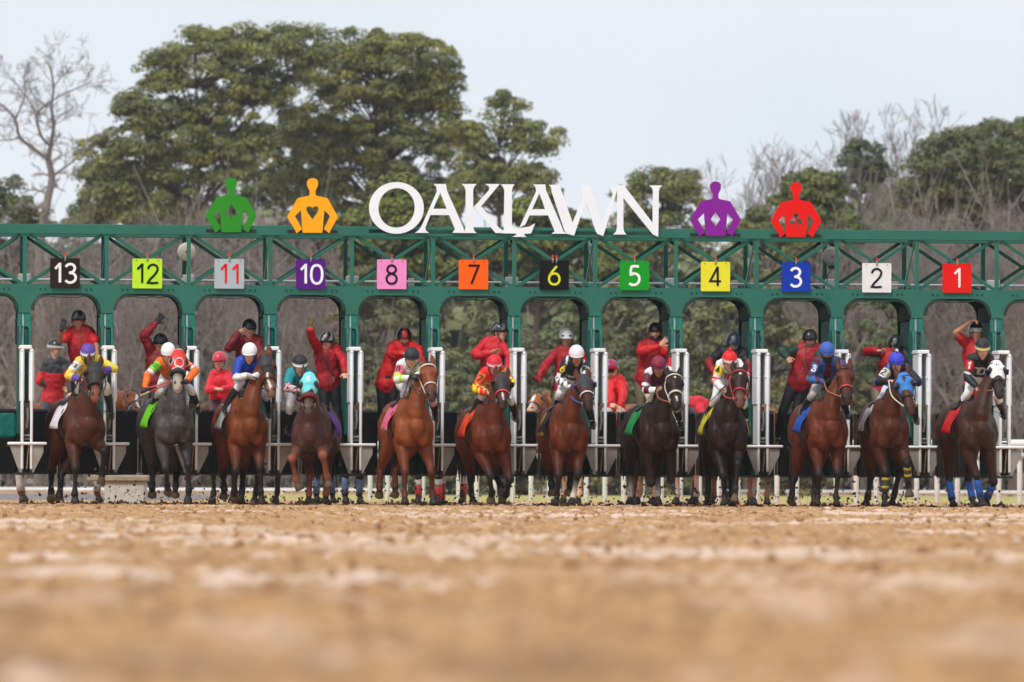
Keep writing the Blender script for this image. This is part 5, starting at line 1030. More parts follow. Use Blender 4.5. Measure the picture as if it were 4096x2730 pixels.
# ------------------------------------------------------------ lead ponies and their riders behind the gate
def build_ponies():
    gp = 'lead ponies behind the gate'; st = dict(FL='stand', FR='stand', HL='stand', HR='stand')
    TACK = lambda c: dict(cloth=c, nose=None)
    WR = lambda c: {(s, f_): [(c, .02, .98)] for s in (-1, 1) for f_ in (True, False)}
    horse('chestnut lead pony standing sideways behind stall 13 with white leg bandages', 470, 4.6, 1.15, srgb(150, 84, 46), (530, 1580), (552, 1650), st, name='lead_pony', group=gp, points=srgb(96, 50, 30), wraps=WR((.66, .58, .56)), tail=srgb(150, 84, 50), tack=TACK(srgb(150, 30, 34)), mk=[('blaze', .03, .12, .5)], hgt=.95)
    horse('dark brown lead pony behind the blue silked jockey', 850, 5.2, -.55, srgb(120, 66, 38), (770, 1660), (752, 1730), st, name='lead_pony', group=gp, points=srgb(40, 28, 24), tack=TACK(srgb(60, 40, 36)), hgt=.93)
    horse('black lead pony standing behind stall 10 with pale blue leg wraps', 1440, 6.0, .35, srgb(52, 36, 32), (1470, 1720), (1478, 1800), st, name='lead_pony', group=gp, wraps=WR(srgb(92, 118, 160)), tack=TACK(srgb(30, 60, 120)), hgt=.85)
    horse('dark lead pony behind stall 8 with red leg wraps', 1690, 6.2, -.30, srgb(84, 52, 40), (1700, 1720), (1706, 1800), st, name='lead_pony', group=gp, wraps={(s, f_): [((.75, .72, .7), .02, .5), (srgb(206, 44, 58), .5, 1.25)] for s in (-1, 1) for f_ in (True, False)}, tack=TACK(srgb(30, 30, 40)), hgt=.85)
    horse('golden chestnut lead pony looking out between stalls 7 and 6', 2210, 5.6, -1.15, srgb(186, 106, 56), (2150, 1590), (2118, 1652), st, name='lead_pony', group=gp, points=srgb(206, 170, 140), tack=TACK(srgb(90, 60, 40)), tail=srgb(210, 150, 90), mk=[('blaze', .035, .1, .5)], hgt=.97)
    horse('brown lead pony under the rider seen from behind', 2520, 6.4, -.8, srgb(98, 58, 40), (2480, 1690), (2470, 1760), st, name='lead_pony', group=gp, points=srgb(110, 70, 54), tack=TACK(srgb(200, 190, 184)), hgt=.92)
    horse('pale palomino lead pony with four white legs behind stall 4', 2690, 5.2, -.75, srgb(206, 158, 116), (2660, 1700), (2650, 1760), st, name='lead_pony', group=gp, points=srgb(196, 160, 140), socks=[(-1, True), (1, True), (-1, False), (1, False)], tack=TACK(srgb(120, 100, 90)), tail=(.6, .45, .3), hgt=.97)
    horse('sorrel lead pony standing behind the green sleeved gate hand', 3050, 5.6, .18, srgb(176, 112, 74), (3080, 1660), (3090, 1750), st, name='lead_pony', group=gp, points=srgb(112, 72, 54), tack=TACK(srgb(150, 120, 90)), hgt=.97)
    def rider(lab, hd, sl, sr, el, er, wl, wr, pv, y, **k):
        J = joints(hd, sl, sr, el, er, wl, wr, pv, (pv[0] - 30, pv[1] + 50), (pv[0] + 34, pv[1] + 50), (pv[0] - 40, pv[1] + 140), (pv[0] + 44, pv[1] + 140), y, lean=k.pop('lean', .08), yh=y - k.pop('hf', .05))
        person(lab, J, k.pop('top'), k.pop('pants', srgb(60, 60, 66)), group='outriders on the lead ponies', **k)
    def jk13(c, V, K, T, x, y, z):
        c[(y > .02)] = (.02, .021, .026); c[np.char.startswith(K, 'arm') & (T > .3)] = RED; c[np.char.startswith(K, 'arm') & (T > .68)] = (.03, .03, .035); c[~np.char.startswith(K, 'arm') & (y <= .02)] = srgb(190, 20, 36)
    rider('grey bearded outrider in a red and black jacket behind stall 13', (222, 1396), (184, 1446), (268, 1446), (158, 1526), (280, 1520), (244, 1552), (284, 1570), (210, 1612), 4.0, top=dict(col=srgb(190, 20, 36), long=1), pattern=jk13, beard=(.3, .27, .25), helmet=dict(col=srgb(26, 28, 34), rim=(.5, .5, .5)), face=(.9, -.1), seed=51, strap=False)
    rider('outrider in a bright red raincoat and pink red helmet behind stall 11', (878, 1446), (846, 1492), (918, 1488), (838, 1562), (930, 1552), (862, 1556), (890, 1560), (884, 1606), 4.6, top=dict(col=srgb(226, 22, 46), long=1), helmet=dict(col=srgb(206, 60, 76), rim=None), face=(-.25, -.1), seed=52, pants=srgb(70, 40, 44), hf=.05)
    rider('outrider in a red jacket and red helmet seen from behind between stalls 6 and 5', (2446, 1478), (2450, 1512), (2486, 1514), (2440, 1570), (2494, 1574), (2448, 1612), (2480, 1624), (2456, 1640), 5.4, top=dict(col=srgb(222, 24, 34), long=1), helmet=dict(col=srgb(204, 28, 40), swirl=srgb(40, 50, 130)), face=(2.6, 0), seed=53, pants=(.6, .58, .56))
    rider('outrider in a red jacket bowed low over the palomino lead pony', (2842, 1650), (2790, 1606), (2842, 1614), (2800, 1640), (2850, 1650), (2820, 1662), (2852, 1676), (2752, 1622), 4.4, top=dict(col=srgb(216, 24, 46), long=1), face=(.5, -1.0), seed=54, lean=.1, helmet=dict(col=srgb(120, 20, 34), rim=None))
# ------------------------------------------------------------ ground, track, infield
def fbm(X, Y, sc, oc=4, seed=0, g=.5):
    r = np.zeros(len(X)); a = 1; tot = 0
    for o in range(oc):
        r += a * vnoise(np.stack([X * sc + seed * 17.1, Y * sc - seed * 9.7, np.full(len(X), seed * 3.3 + o)], 1)); tot += a; a *= g; sc *= 2.03
    return r / tot
def relief(X, Y):
    big = fbm(X, Y, .33, 2, 1) - .5; mid = fbm(X, Y, 2.4, 3, 2) - .5; lump = np.clip(fbm(X, Y, 9, 3, 3) - .50, 0, 1); fine = fbm(X, Y, 26, 2, 4) - .5
    furrow = np.sin((X * 1.0 + .25 * fbm(X, Y, .5, 1, 7)) * 2 * np.pi / .30) * .003
    return big * .022 + mid * .034 + lump * .12 + fine * .018 + furrow
def grid_obj(name, xs, ys, hfn, mt):
    XX, YY = xs, ys; ny, nx = XX.shape; Z = hfn(XX.ravel(), YY.ravel())
    V = np.stack([XX.ravel(), YY.ravel(), Z], 1); a = np.arange(ny * nx).reshape(ny, nx)
    Fq = np.stack([a[:-1, :-1].ravel(), a[:-1, 1:].ravel(), a[1:, 1:].ravel(), a[1:, :-1].ravel()], 1)
    me = bpy.data.meshes.new(name); me.vertices.add(len(V)); me.vertices.foreach_set('co', V.astype(np.float32).ravel())
    me.loops.add(Fq.size); me.loops.foreach_set('vertex_index', Fq.ravel().astype(np.int32)); me.polygons.add(len(Fq)); me.polygons.foreach_set('loop_start', np.arange(0, Fq.size, 4, dtype=np.int32)); me.polygons.foreach_set('loop_total', np.full(len(Fq), 4, np.int32))
    me.update(); me.validate(); shade(me); return link(name, me, mt)
def ground_mat():
    m = bpy.data.materials.new('track_sand'); m.use_nodes = True; n = m.node_tree; b = n.nodes['Principled BSDF']; b.inputs['Roughness'].default_value = .9; b.inputs['Specular IOR Level'].default_value = .15
    tcn = n.nodes.new('ShaderNodeTexCoord')
    def noise(sc, det, rough=.6, scale=(1, 1, 1), off=0):
        mpn = n.nodes.new('ShaderNodeMapping'); mpn.inputs['Scale'].default_value = scale; mpn.inputs['Location'].default_value = (off, off, 0); z = n.nodes.new('ShaderNodeTexNoise'); z.inputs['Scale'].default_value = sc; z.inputs['Detail'].default_value = det; z.inputs['Roughness'].default_value = rough
        n.links.new(tcn.outputs['Object'], mpn.inputs[0]); n.links.new(mpn.outputs[0], z.inputs['Vector']); return z.outputs['Fac']
    def ramp(src, p0, p1):
        r = n.nodes.new('ShaderNodeMapRange'); r.inputs[1].default_value = p0; r.inputs[2].default_value = p1; n.links.new(src, r.inputs[0]); return r.outputs[0]
    def mix(f, a, c):
        x = n.nodes.new('ShaderNodeMixRGB'); n.links.new(f, x.inputs[0])
        for i, v in ((1, a), (2, c)):
            if isinstance(v, tuple): x.inputs[i].default_value = v + (1,)
            else: n.links.new(v, x.inputs[i])
        return x.outputs[0]
    base = mix(ramp(noise(.6, 6), .38, .62), (.50, .275, .125), (.60, .355, .175))
    base = mix(ramp(noise(6, 8, .7, off=4), .42, .75), base, (.40, .225, .10))
    base = mix(ramp(noise(3.2, 7, .72, off=7), .46, .62), base, (.33, .19, .095))
    base = mix(ramp(noise(8, 7, .75, off=9), .52, .64), base, (.66, .43, .235))
    pale = ramp(noise(.5, 10, .70, (.42, .62, 1), 11), .545, .60)
    base = mix(pale, base, (.76, .57, .46))
    base = mix(ramp(noise(22, 4, .7, off=2), .62, .72), base, (.24, .15, .085))
    at = n.nodes.new('ShaderNodeAttribute'); at.attribute_name = 'Col'; sp = n.nodes.new('ShaderNodeSeparateColor'); n.links.new(at.outputs['Color'], sp.inputs[0])
    base = mix(sp.outputs[1], base, mix(ramp(noise(7, 5, .7, off=3), .4, .6), (.30, .175, .09), (.42, .25, .125)))
    base = mix(sp.outputs[0], base, (.72, .53, .41))
    n.links.new(base, b.inputs['Base Color'])
    bp = n.nodes.new('ShaderNodeBump'); bp.inputs['Strength'].default_value = .7; bp.inputs['Distance'].default_value = .02; n.links.new(noise(45, 6, .7), bp.inputs['Height']); n.links.new(bp.outputs[0], b.inputs['Normal'])
    return m
def track_marks(me):
    """pale dried wheel tracks and damp ground, laid out on the track where the photograph has them"""
    V = coords(me); D = V[:, 1] + 100; px = V[:, 0] * F / D + 2048; py = 1940 + CAMH * F / D; n1 = fbm(V[:, 0], V[:, 1] * .35, 1.1, 4, 21); n2 = fbm(V[:, 0], V[:, 1] * .6, 5.0, 4, 22)
    pale = np.zeros(len(V)); 
    def strip(pts, w0, w1, a):
        xs = [p[0] for p in pts]; ys = [p[1] for p in pts]; yc = np.interp(px, xs, ys); w = np.interp(px, [xs[0], xs[-1]], [w0, w1]); m = np.exp(-((py - yc) / w) ** 2) * a; return m * ((px > xs[0]) & (px < xs[-1]))
    for s in (([(-900, 2090), (0, 2098), (450, 2112), (1100, 2136)], 9, 8, 1.0), ([(-900, 2118), (0, 2126), (500, 2134), (1500, 2152), (2300, 2160)], 8, 8, .9), ([(900, 2180), (1500, 2190), (2300, 2210), (3400, 2230), (5000, 2250)], 16, 20, 1.0), ([(500, 2160), (1100, 2190), (1900, 2225)], 10, 18, .8), ([(2800, 2100), (3500, 2094), (5000, 2102)], 5, 7, .8), ([(3300, 2052), (3900, 2062), (5000, 2072)], 7, 9, 1.2), ([(1500, 2070), (2700, 2096)], 5, 5, .7)): pale = np.maximum(pale, strip(*s))
    for cx, cy, rx, ry, a in ((350, 2300, 260, 26, .8), (1100, 2540, 420, 55, .55), (2000, 2520, 280, 50, .5), (3100, 2420, 500, 60, .75), (3950, 2560, 420, 110, .6), (3000, 2330, 600, 35, .6), (1500, 2440, 300, 30, .4), (3700, 2330, 500, 40, .7)): pale = np.maximum(pale, a * np.exp(-((px - cx) / rx) ** 2 - ((py - cy) / ry) ** 2))
    pale = np.clip((pale * 1.25 + (n1 - .5) * 1.1 + (n2 - .5) * 1.5 - .34) / .95, 0, 1)
    damp = np.zeros(len(V))
    for cx, cy, rx, ry, a in ((80, 2500, 150, 60, .9), (600, 2700, 900, 90, .8), (2300, 2700, 900, 80, .7), (1000, 2370, 260, 30, .6), (2600, 2370, 300, 35, .6), (3900, 2720, 300, 60, .6), (2100, 2380, 200, 30, .5)): damp = np.maximum(damp, a * np.exp(-((px - cx) / rx) ** 2 - ((py - cy) / ry) ** 2))
    damp = np.clip((damp + (n1 - .5) * 1.0 + (n2 - .5) * .8 - .18) / .5, 0, 1); paint(me, np.stack([pale, damp, pale * 0], 1))
def build_ground():
    GM = ground_mat()
    # near fan of finely modelled track surface: rows follow the distance from the photographer
    d = 8.0; rows = [d]
    while d < 122: d *= 1.0016 if d < 34 else 1.0006; rows.append(d)
    rows = np.array(rows); half = rows * .095 + 1.0; s = np.linspace(-1, 1, 420)
    XX = half[:, None] * s[None]; YY = np.repeat((rows - 100)[:, None], len(s), 1)
    o = grid_obj('track', XX, YY, lambda X, Y: relief(X, Y) - .012, GM); o['kind'] = 'structure'; track_marks(o.data)
    me = bpy.data.meshes.new('ground'); s_ = 420; me.from_pydata([(-s_, -180, -.06), (s_, -180, -.06), (s_, 900, -.06), (-s_, 900, -.06)], [], [(0, 1, 2, 3)]); o = link('ground', me, GM); o['kind'] = 'structure'
    # far side of the track, infield grass and a grey service road
    gm = mat('infield_grass', srgb(168, 156, 84), rough=.9, var=.35, vscale=1.2, bump=.4, bscale=9)
    def sheet(nm, pts, z, mt): me = bpy.data.meshes.new(nm); me.from_pydata([(x, y, z) for x, y in pts], [], [tuple(range(len(pts)))]); o = link(nm, me, mt); o['kind'] = 'structure'
    sheet('grass', [(-5.5, 21), (80, 15), (90, 143), (-9, 143)], -.045, gm)
    sheet('road', [(-60, 22), (-6, 22), (-9.6, 143), (-60, 143)], -.05, mat('grey_road', srgb(120, 112, 110), rough=.9, var=.1, vscale=.5))
    # clods lying on the track and thrown up by the hooves
    rnd = np.random.RandomState(5)
    def clods(nm, pts, rad, mt, label=None):
        ico = np.array([(0, 0, 1), (.894, 0, .447), (.276, .851, .447), (-.724, .526, .447), (-.724, -.526, .447), (.276, -.851, .447), (.724, .526, -.447), (-.276, .851, -.447), (-.894, 0, -.447), (-.276, -.851, -.447), (.724, -.526, -.447), (0, 0, -1)])
        fi = np.array([(0, 1, 2), (0, 2, 3), (0, 3, 4), (0, 4, 5), (0, 5, 1), (1, 6, 2), (2, 7, 3), (3, 8, 4), (4, 9, 5), (5, 10, 1), (6, 7, 2), (7, 8, 3), (8, 9, 4), (9, 10, 5), (10, 6, 1), (11, 7, 6), (11, 8, 7), (11, 9, 8), (11, 10, 9), (11, 6, 10)])
        n = len(pts); sc = rad[:, None, None] * (ico[None] * (1 + (rnd.rand(n, 12, 1) - .5) * .7)) * rnd.uniform(.6, 1.3, (n, 1, 3)); V = (pts[:, None] + sc).reshape(-1, 3); Fi = (fi[None] + (np.arange(n) * 12)[:, None, None]).reshape(-1, 3)
        me = bpy.data.meshes.new(nm); me.from_pydata(V.tolist(), [], Fi.tolist()); shade(me); return link(nm, me, mt)
    n = 12000; dd = 14 + 92 * rnd.rand(n) ** .62; X = (rnd.rand(n) * 2 - 1) * (dd * .09 + .5); Y = dd - 100; rad = .005 + .026 * rnd.rand(n) ** 3.2
    Z = relief(X, Y) - .012 + rad * .3
    CM = mat('damp_dirt_clod', srgb(156, 116, 78), rough=.9, var=.4, vscale=60)
    o = clods('dirt_clods', np.stack([X, Y, Z], 1), rad, CM); o['kind'] = 'stuff'; o['label'] = 'small clods of sand scattered over the track'
    pts, rr = [], []
    for k, h in HR.items():
        b = h['base']
        for i in range(170):
            a = rnd.rand(); pts.append((b.x + rnd.normal() * .38, b.y + rnd.uniform(-.9, 1.3), abs(rnd.normal()) * .18 + .02)); rr.append(.005 + .02 * rnd.rand() ** 3)
        for i in range(26): pts.append((b.x + rnd.normal() * .5, b.y + rnd.uniform(-.6, 1.3), rnd.rand() * .03)); rr.append(.02 + .045 * rnd.rand() ** 2)
    o = clods('flying_dirt', np.array(pts), np.array(rr), mat('dark_dirt', srgb(84, 62, 44), rough=.95, var=.4, vscale=60)); o['kind'] = 'stuff'; o['label'] = 'dark clods kicked up around the hooves'

# ------------------------------------------------------------ rails, mounting block
def build_rails():
    mp_ = mat('rail_white', srgb(218, 216, 212), rough=.5, var=.1, vscale=8, spots=(srgb(96, 74, 54), 24, .64))
    def rail(x_px0, D0, x_px1, D1, step, zt, lab, w=.05, rails=True, z2=None):
        A = P(x_px0, 2020, D0 - 100); A.z = 0; Bp = P(x_px1, 2020, D1 - 100); Bp.z = 0; Ln = (Bp - A).length; n = int(Ln / step); t = thing('rail_fence', lab, 'fence', A); d = (Bp - A) / Ln
        for i in range(n + 1):
            p = d * step * i; mb = MB(); mb.tube([p, p + Vector((0, 0, zt))], w / 2 * 1.15, 8); mb.build('post', mp_, t, smooth=True)
        if rails:
            mb = MB(); mb.tube([Vector((0, 0, zt)), d * Ln + Vector((0, 0, zt))], .07, 8, side=(0, 0, 1)); mb.build('top_rail', mp_, t, smooth=True)
            mb = MB(); mb.tube([Vector((0, -.05, zt - .2)), d * Ln + Vector((0, -.05, zt - .2))], .05, 8, side=(0, 0, 1)); mb.build('lower_rail', M['conduit'], t, smooth=True)
    rail(1480, 127, 4240, 115.5, .455, 1.02, 'white post and rail fence with closely spaced posts right behind the gate', w=.075)
    # low white kerb rail far across the infield
    t = thing('kerb_rail', 'low white running rail across the far side of the infield', 'rail', (0, 144, 0))
    for x in range(-26, 27, 2): mb = MB(); mb.box((x - .05, -.05, -.05), (x + .05, .05, .05)); mb.build('post', mp_, t)
    mb = MB(); mb.tube([(-28, 0, .09), (28, 0, .09)], .075, 8, side=(0, 0, 1)); mb.build('rail', mp_, t, smooth=True)
    # mounting block and barrier at the left
    c = P(498, 2015, 3.6); c.z = 0
    t = thing('concrete_block', 'low white concrete block with a tan slab top beside stall 13', 'block', c)
    mb = MB(); mb.box((-.29, -.15, .0), (.31, .5, .34)); mb.build('base', mat('chalky_concrete', srgb(226, 222, 214), rough=.9, var=.12, vscale=9, spots=(srgb(110, 90, 70), 12, .66)), t, bevel=.02)
    mb = MB(); mb.box((-.54, -.2, .342), (.37, .55, .43)); mb.build('slab', mat('tan_slab', srgb(186, 170, 146), rough=.85, var=.2, vscale=7), t, bevel=.015)
    for px in (40, 132):
        pass
# ------------------------------------------------------------ trees
LEAFM = mat('pine_needles', attr=True, rough=.75, var=.25, vscale=.9)
BARKM = mat('pine_bark', srgb(74, 62, 56), rough=.9, var=.3, vscale=3)
PALE = mat('pale_bark', srgb(120, 112, 105), rough=.9, var=.2, vscale=2)
TWIG = mat('winter_twigs', attr=True, rough=.9, var=.2, vscale=.8)
def raw_mesh(name, V, Fq, colv=None, mt=None, parent=None, smooth=False):
    me = bpy.data.meshes.new(name); k = Fq.shape[1]; me.vertices.add(len(V)); me.vertices.foreach_set('co', V.astype(np.float32).ravel())
    me.loops.add(Fq.size); me.loops.foreach_set('vertex_index', Fq.ravel().astype(np.int32)); me.polygons.add(len(Fq)); me.polygons.foreach_set('loop_start', np.arange(0, Fq.size, k, dtype=np.int32)); me.polygons.foreach_set('loop_total', np.full(len(Fq), k, np.int32)); me.update()
    if colv is not None:
        at = me.color_attributes.new('Col', 'FLOAT_COLOR', 'POINT'); c = np.ones((len(V), 4), np.float32); c[:, :3] = colv; at.data.foreach_set('color', c.ravel())
    if smooth: shade(me)
    return link(name, me, mt, parent)
def tufts(cent, rad, per, size, rs, flat_=.55):
    """needle tufts: small bent cards filling flattened clumps"""
    n = len(cent) * per; c = np.repeat(cent, per, 0); r = np.repeat(rad, per)
    u = rs.normal(size=(n, 3)); u[:, 2] = np.where(u[:, 2] < -.3, -u[:, 2], u[:, 2]); u /= np.linalg.norm(u, axis=1)[:, None]; q = rs.rand(n) ** .25
    p = c + u * (q * r)[:, None] * np.array([1, 1, flat_])
    nn = u * np.array([1, 1, 1.6]) + rs.normal(size=(n, 3)) * .38; nn /= np.linalg.norm(nn, axis=1)[:, None]     # cards lie on the clump like shingles
    a = np.cross(nn, rs.normal(size=(n, 3))); a /= np.linalg.norm(a, axis=1)[:, None] + 1e-9
    b = np.cross(a, nn); b /= np.linalg.norm(b, axis=1)[:, None] + 1e-9
    s = size * rs.uniform(.6, 1.35, n); a *= s[:, None] * 1.0; b *= s[:, None] * .38
    V = np.stack([p - b * .7, p + b * .7, p + a + b * .9, p + a * 1.15, p + a - b * .9], 1).reshape(-1, 3)
    return V, (np.arange(n)[:, None] * 5 + np.arange(5)), u, q
def cyls(segs, n=5):
    """vectorised tapered branches: rows of p, q, r0, r1"""
    A = np.array([s[0] for s in segs], float); B_ = np.array([s[1] for s in segs], float); r0 = np.array([s[2] for s in segs]); r1 = np.array([s[3] for s in segs])
    T = B_ - A; T /= np.linalg.norm(T, axis=1)[:, None] + 1e-9; ref = np.where(np.abs(T[:, 2:3]) > .9, np.array([[1., 0, 0]]), np.array([[0, 0, 1.]])); S = np.cross(T, ref); S /= np.linalg.norm(S, axis=1)[:, None]; U = np.cross(T, S)
    th = np.linspace(0, 2 * np.pi, n, endpoint=False); ring = S[:, None] * np.cos(th)[None, :, None] + U[:, None] * np.sin(th)[None, :, None]
    V = np.concatenate([A[:, None] + ring * r0[:, None, None], B_[:, None] + ring * r1[:, None, None]], 1).reshape(-1, 3)
    i = np.arange(n); fq = np.stack([i, (i + 1) % n, (i + 1) % n + n, i + n], 1); return V, (fq[None] + (np.arange(len(segs)) * 2 * n)[:, None, None]).reshape(-1, 4)
def pine(lab, px, D, crowns, seed, tint=(.215, .220, .052), dark=(.105, .130, .046), csize=.66, dens=1.0, trunk_r=.30, card=.115, base_px=None):
    """crowns: ellipsoids (px, py, rx, ry) as seen, given real depth; many small clumps of needles on them"""
    rs = np.random.RandomState(seed); m = D / F; base = P(base_px or px, 1960, D - 100); base.z = -.1
    t = thing('pine_tree', lab, 'tree', base, 0, 'pine trees beyond the infield')
    cent = []; rad = []
    for (cx, cy, rx, ry) in crowns:
        c = np.array(P(cx, cy, D - 100)); R = np.array([rx * m, min(rx, ry * 1.3) * m * .85, ry * m]); area = R[0] * R[2]
        k = int(area * 5.6 * dens / (csize ** 2)); u = rs.normal(size=(k, 3)); u /= np.linalg.norm(u, axis=1)[:, None]; q = (.35 + .65 * rs.rand(k) ** .5); p = c + u * q[:, None] * R
        p[:, 2] = p[:, 2]
        keep = vnoise(p / 1.5 + seed) > .15; cent.append(p[keep]); rad.append(csize * rs.uniform(.45, 1.3, keep.sum()))
    cent = np.vstack(cent); rad = np.concatenate(rad); NP = 210; V, Fq, u, q = tufts(cent, rad, NP, card, rs, .72)
    cv = np.repeat(rs.rand(len(cent)), NP); col = np.array(dark)[None] * (1 - cv[:, None]) + np.array(tint)[None] * cv[:, None]; col = col * rs.uniform(.75, 1.3, (len(col), 1)); yel = vnoise(np.repeat(cent, NP, 0) / 2.5 + 5) > .6; col[yel] *= np.array([1.15, 1.08, .9])
    raw_mesh('crown', V - np.array(base), Fq, np.repeat(col, 5, 0), LEAFM, t)
    top = cent[:, 2].max(); segs = []; lean = np.array([cent[:, 0].mean(), cent[:, 1].mean(), 0]); b0 = np.array(base); pts = [b0 * (1 - f_) + np.array([lean[0], lean[1], top - .8]) * f_ + np.array([math.sin(f_ * 5 + seed) * .25, 0, 0]) for f_ in np.linspace(0, 1, 12)]
    for i in range(11): segs.append((pts[i], pts[i + 1], trunk_r * (1 - i / 12), trunk_r * (1 - (i + 1) / 12)))
    V2, F2 = cyls(segs, 10); raw_mesh('trunk', V2 - b0, F2, None, BARKM, t, True)
    segs = []; pa = np.array(pts)
    for c in cent[::3]:
        z = c[2] - abs(c[0] - lean[0]) * .35 - rs.rand() * 1.0; j = np.clip(np.searchsorted(pa[:, 2], z) - 1, 2, 10); s = pa[j]; mid = (s + c) / 2 + np.array([0, 0, -.25 + rs.rand() * .3]); segs += [(s, mid, .055, .035), (mid, c, .035, .012)]
    V3, F3 = cyls(segs, 4); raw_mesh('limbs', V3 - b0, F3, None, BARKM, t)
    return t
def bare(lab, px, D, top, seed, mt=None, base_px=None, spread=.55, r0=.22, levels=6, col=(.20, .17, .15), trunk_f=.3, grp='leafless trees beyond the infield', split=3, path=None, tr=None):
    rs = np.random.RandomState(seed); base = P(base_px or px, 1960, D - 100); base.z = -.1; H = P(px, top, D - 100).z; t = thing('bare_tree', lab, 'tree', base, 0, grp)
    segs = []; tw = []
    def grow(p, d, Ln, r, lv):
        k = 3; q = p
        for i in range(k):
            d = d + rs.normal(size=3) * .13 + np.array([0, 0, .05]); d /= np.linalg.norm(d); e = q + d * Ln / k; (segs if lv > 2 else tw).append((q, e, r * (1 - .3 * i / k), r * (1 - .3 * (i + 1) / k))); q = e
            if lv > 1 and lv < levels and rs.rand() < .6: nd = d + rs.normal(size=3) * spread * .9; nd /= np.linalg.norm(nd); grow(q, nd, Ln * .55, r * .5, lv - 2 if lv > 2 else 0)
        if lv <= 0: return
        n_ = rs.randint(2, split + 1)
        for i in range(n_): nd = d + rs.normal(size=3) * spread + np.array([0, 0, .12]); nd /= np.linalg.norm(nd); grow(q, nd, Ln * rs.uniform(.66, .84), r * .66, lv - 1)
    tot = sum(.76 ** i for i in range(levels + 1)); grow(np.array([0, 0, 0.]), np.array([0, 0, 1.]), H * trunk_f, r0, levels)
    allz = max(max(s[1][2] for s in segs), max(s[1][2] for s in tw)); k = H / allz
    f_ = lambda S: [(s[0] * np.array([1, 1, k]), s[1] * np.array([1, 1, k]), s[2], s[3]) for s in S]
    V, Fq = cyls(f_(segs), 7); raw_mesh('trunk', V, Fq, None, mt or PALE, t, True)
    V, Fq = cyls([(a, b, max(c, .014), max(d, .010)) for a, b, c, d in f_(tw)], 3); cc = np.tile(np.array(col), (len(V), 1)); raw_mesh('twigs', V, Fq, cc, TWIG, t); return t
def limb_tree(lab, D, limbs, seed):
    rs = np.random.RandomState(seed); base = P(limbs[0][0][0][0], 1960, D - 100); base.z = -.1; t = thing('bare_tree', lab, 'tree', base, 0, 'leafless trees beyond the infield'); b0 = np.array(base); segs = [(b0, np.array(P(*limbs[0][0][0], D - 100)), .24, limbs[0][1] * .72)]; tw = []; dy = {}
    def twig(p, d, Ln, r, lv):
        q = p
        for i in range(3):
            d = d + rs.normal(size=3) * .16 + np.array([0, 0, .06]); d /= np.linalg.norm(d); e = q + d * Ln / 3; tw.append((q, e, max(r * (1 - .25 * i), .010), max(r * (.75 - .25 * i), .008))); q = e
            if lv > 0 and rs.rand() < .85: nd = d + rs.normal(size=3) * .6; nd /= np.linalg.norm(nd); twig(q, nd, Ln * rs.uniform(.45, .7), r * .6, lv - 1)
    for pts, r0, r1 in limbs:
        r0 *= .72; r1 *= .72
        y0 = dy.get(pts[0], 0.0); dirn = rs.uniform(-1, 1); W3 = []
        for i, q in enumerate(pts): yy = y0 + dirn * i * .5; dy[q] = yy; W3.append(np.array(P(q[0], q[1], D - 100 + yy)))
        C = catmull(W3, 5); n = len(C)
        for i in range(n - 1):
            a, b = r0 + (r1 - r0) * i / n, r0 + (r1 - r0) * (i + 1) / n; segs.append((C[i], C[i + 1], a, b))
            if r0 < .2 and rs.rand() < .75:
                T = C[i + 1] - C[i]; T /= np.linalg.norm(T); nd = T * .7 + rs.normal(size=3) * .7 + np.array([0, 0, .1]); nd /= np.linalg.norm(nd); twig(C[i + 1], nd, rs.uniform(.45, 1.05) * (.6 + i / n * .5), b * .4, 3)
    V, Fq = cyls(segs, 8); raw_mesh('trunk', V - b0, Fq, None, PALE, t, True); V, Fq = cyls(tw, 3); raw_mesh('twigs', V - b0, Fq, np.tile(np.array((.30, .275, .27)), (len(V), 1)), TWIG, t)
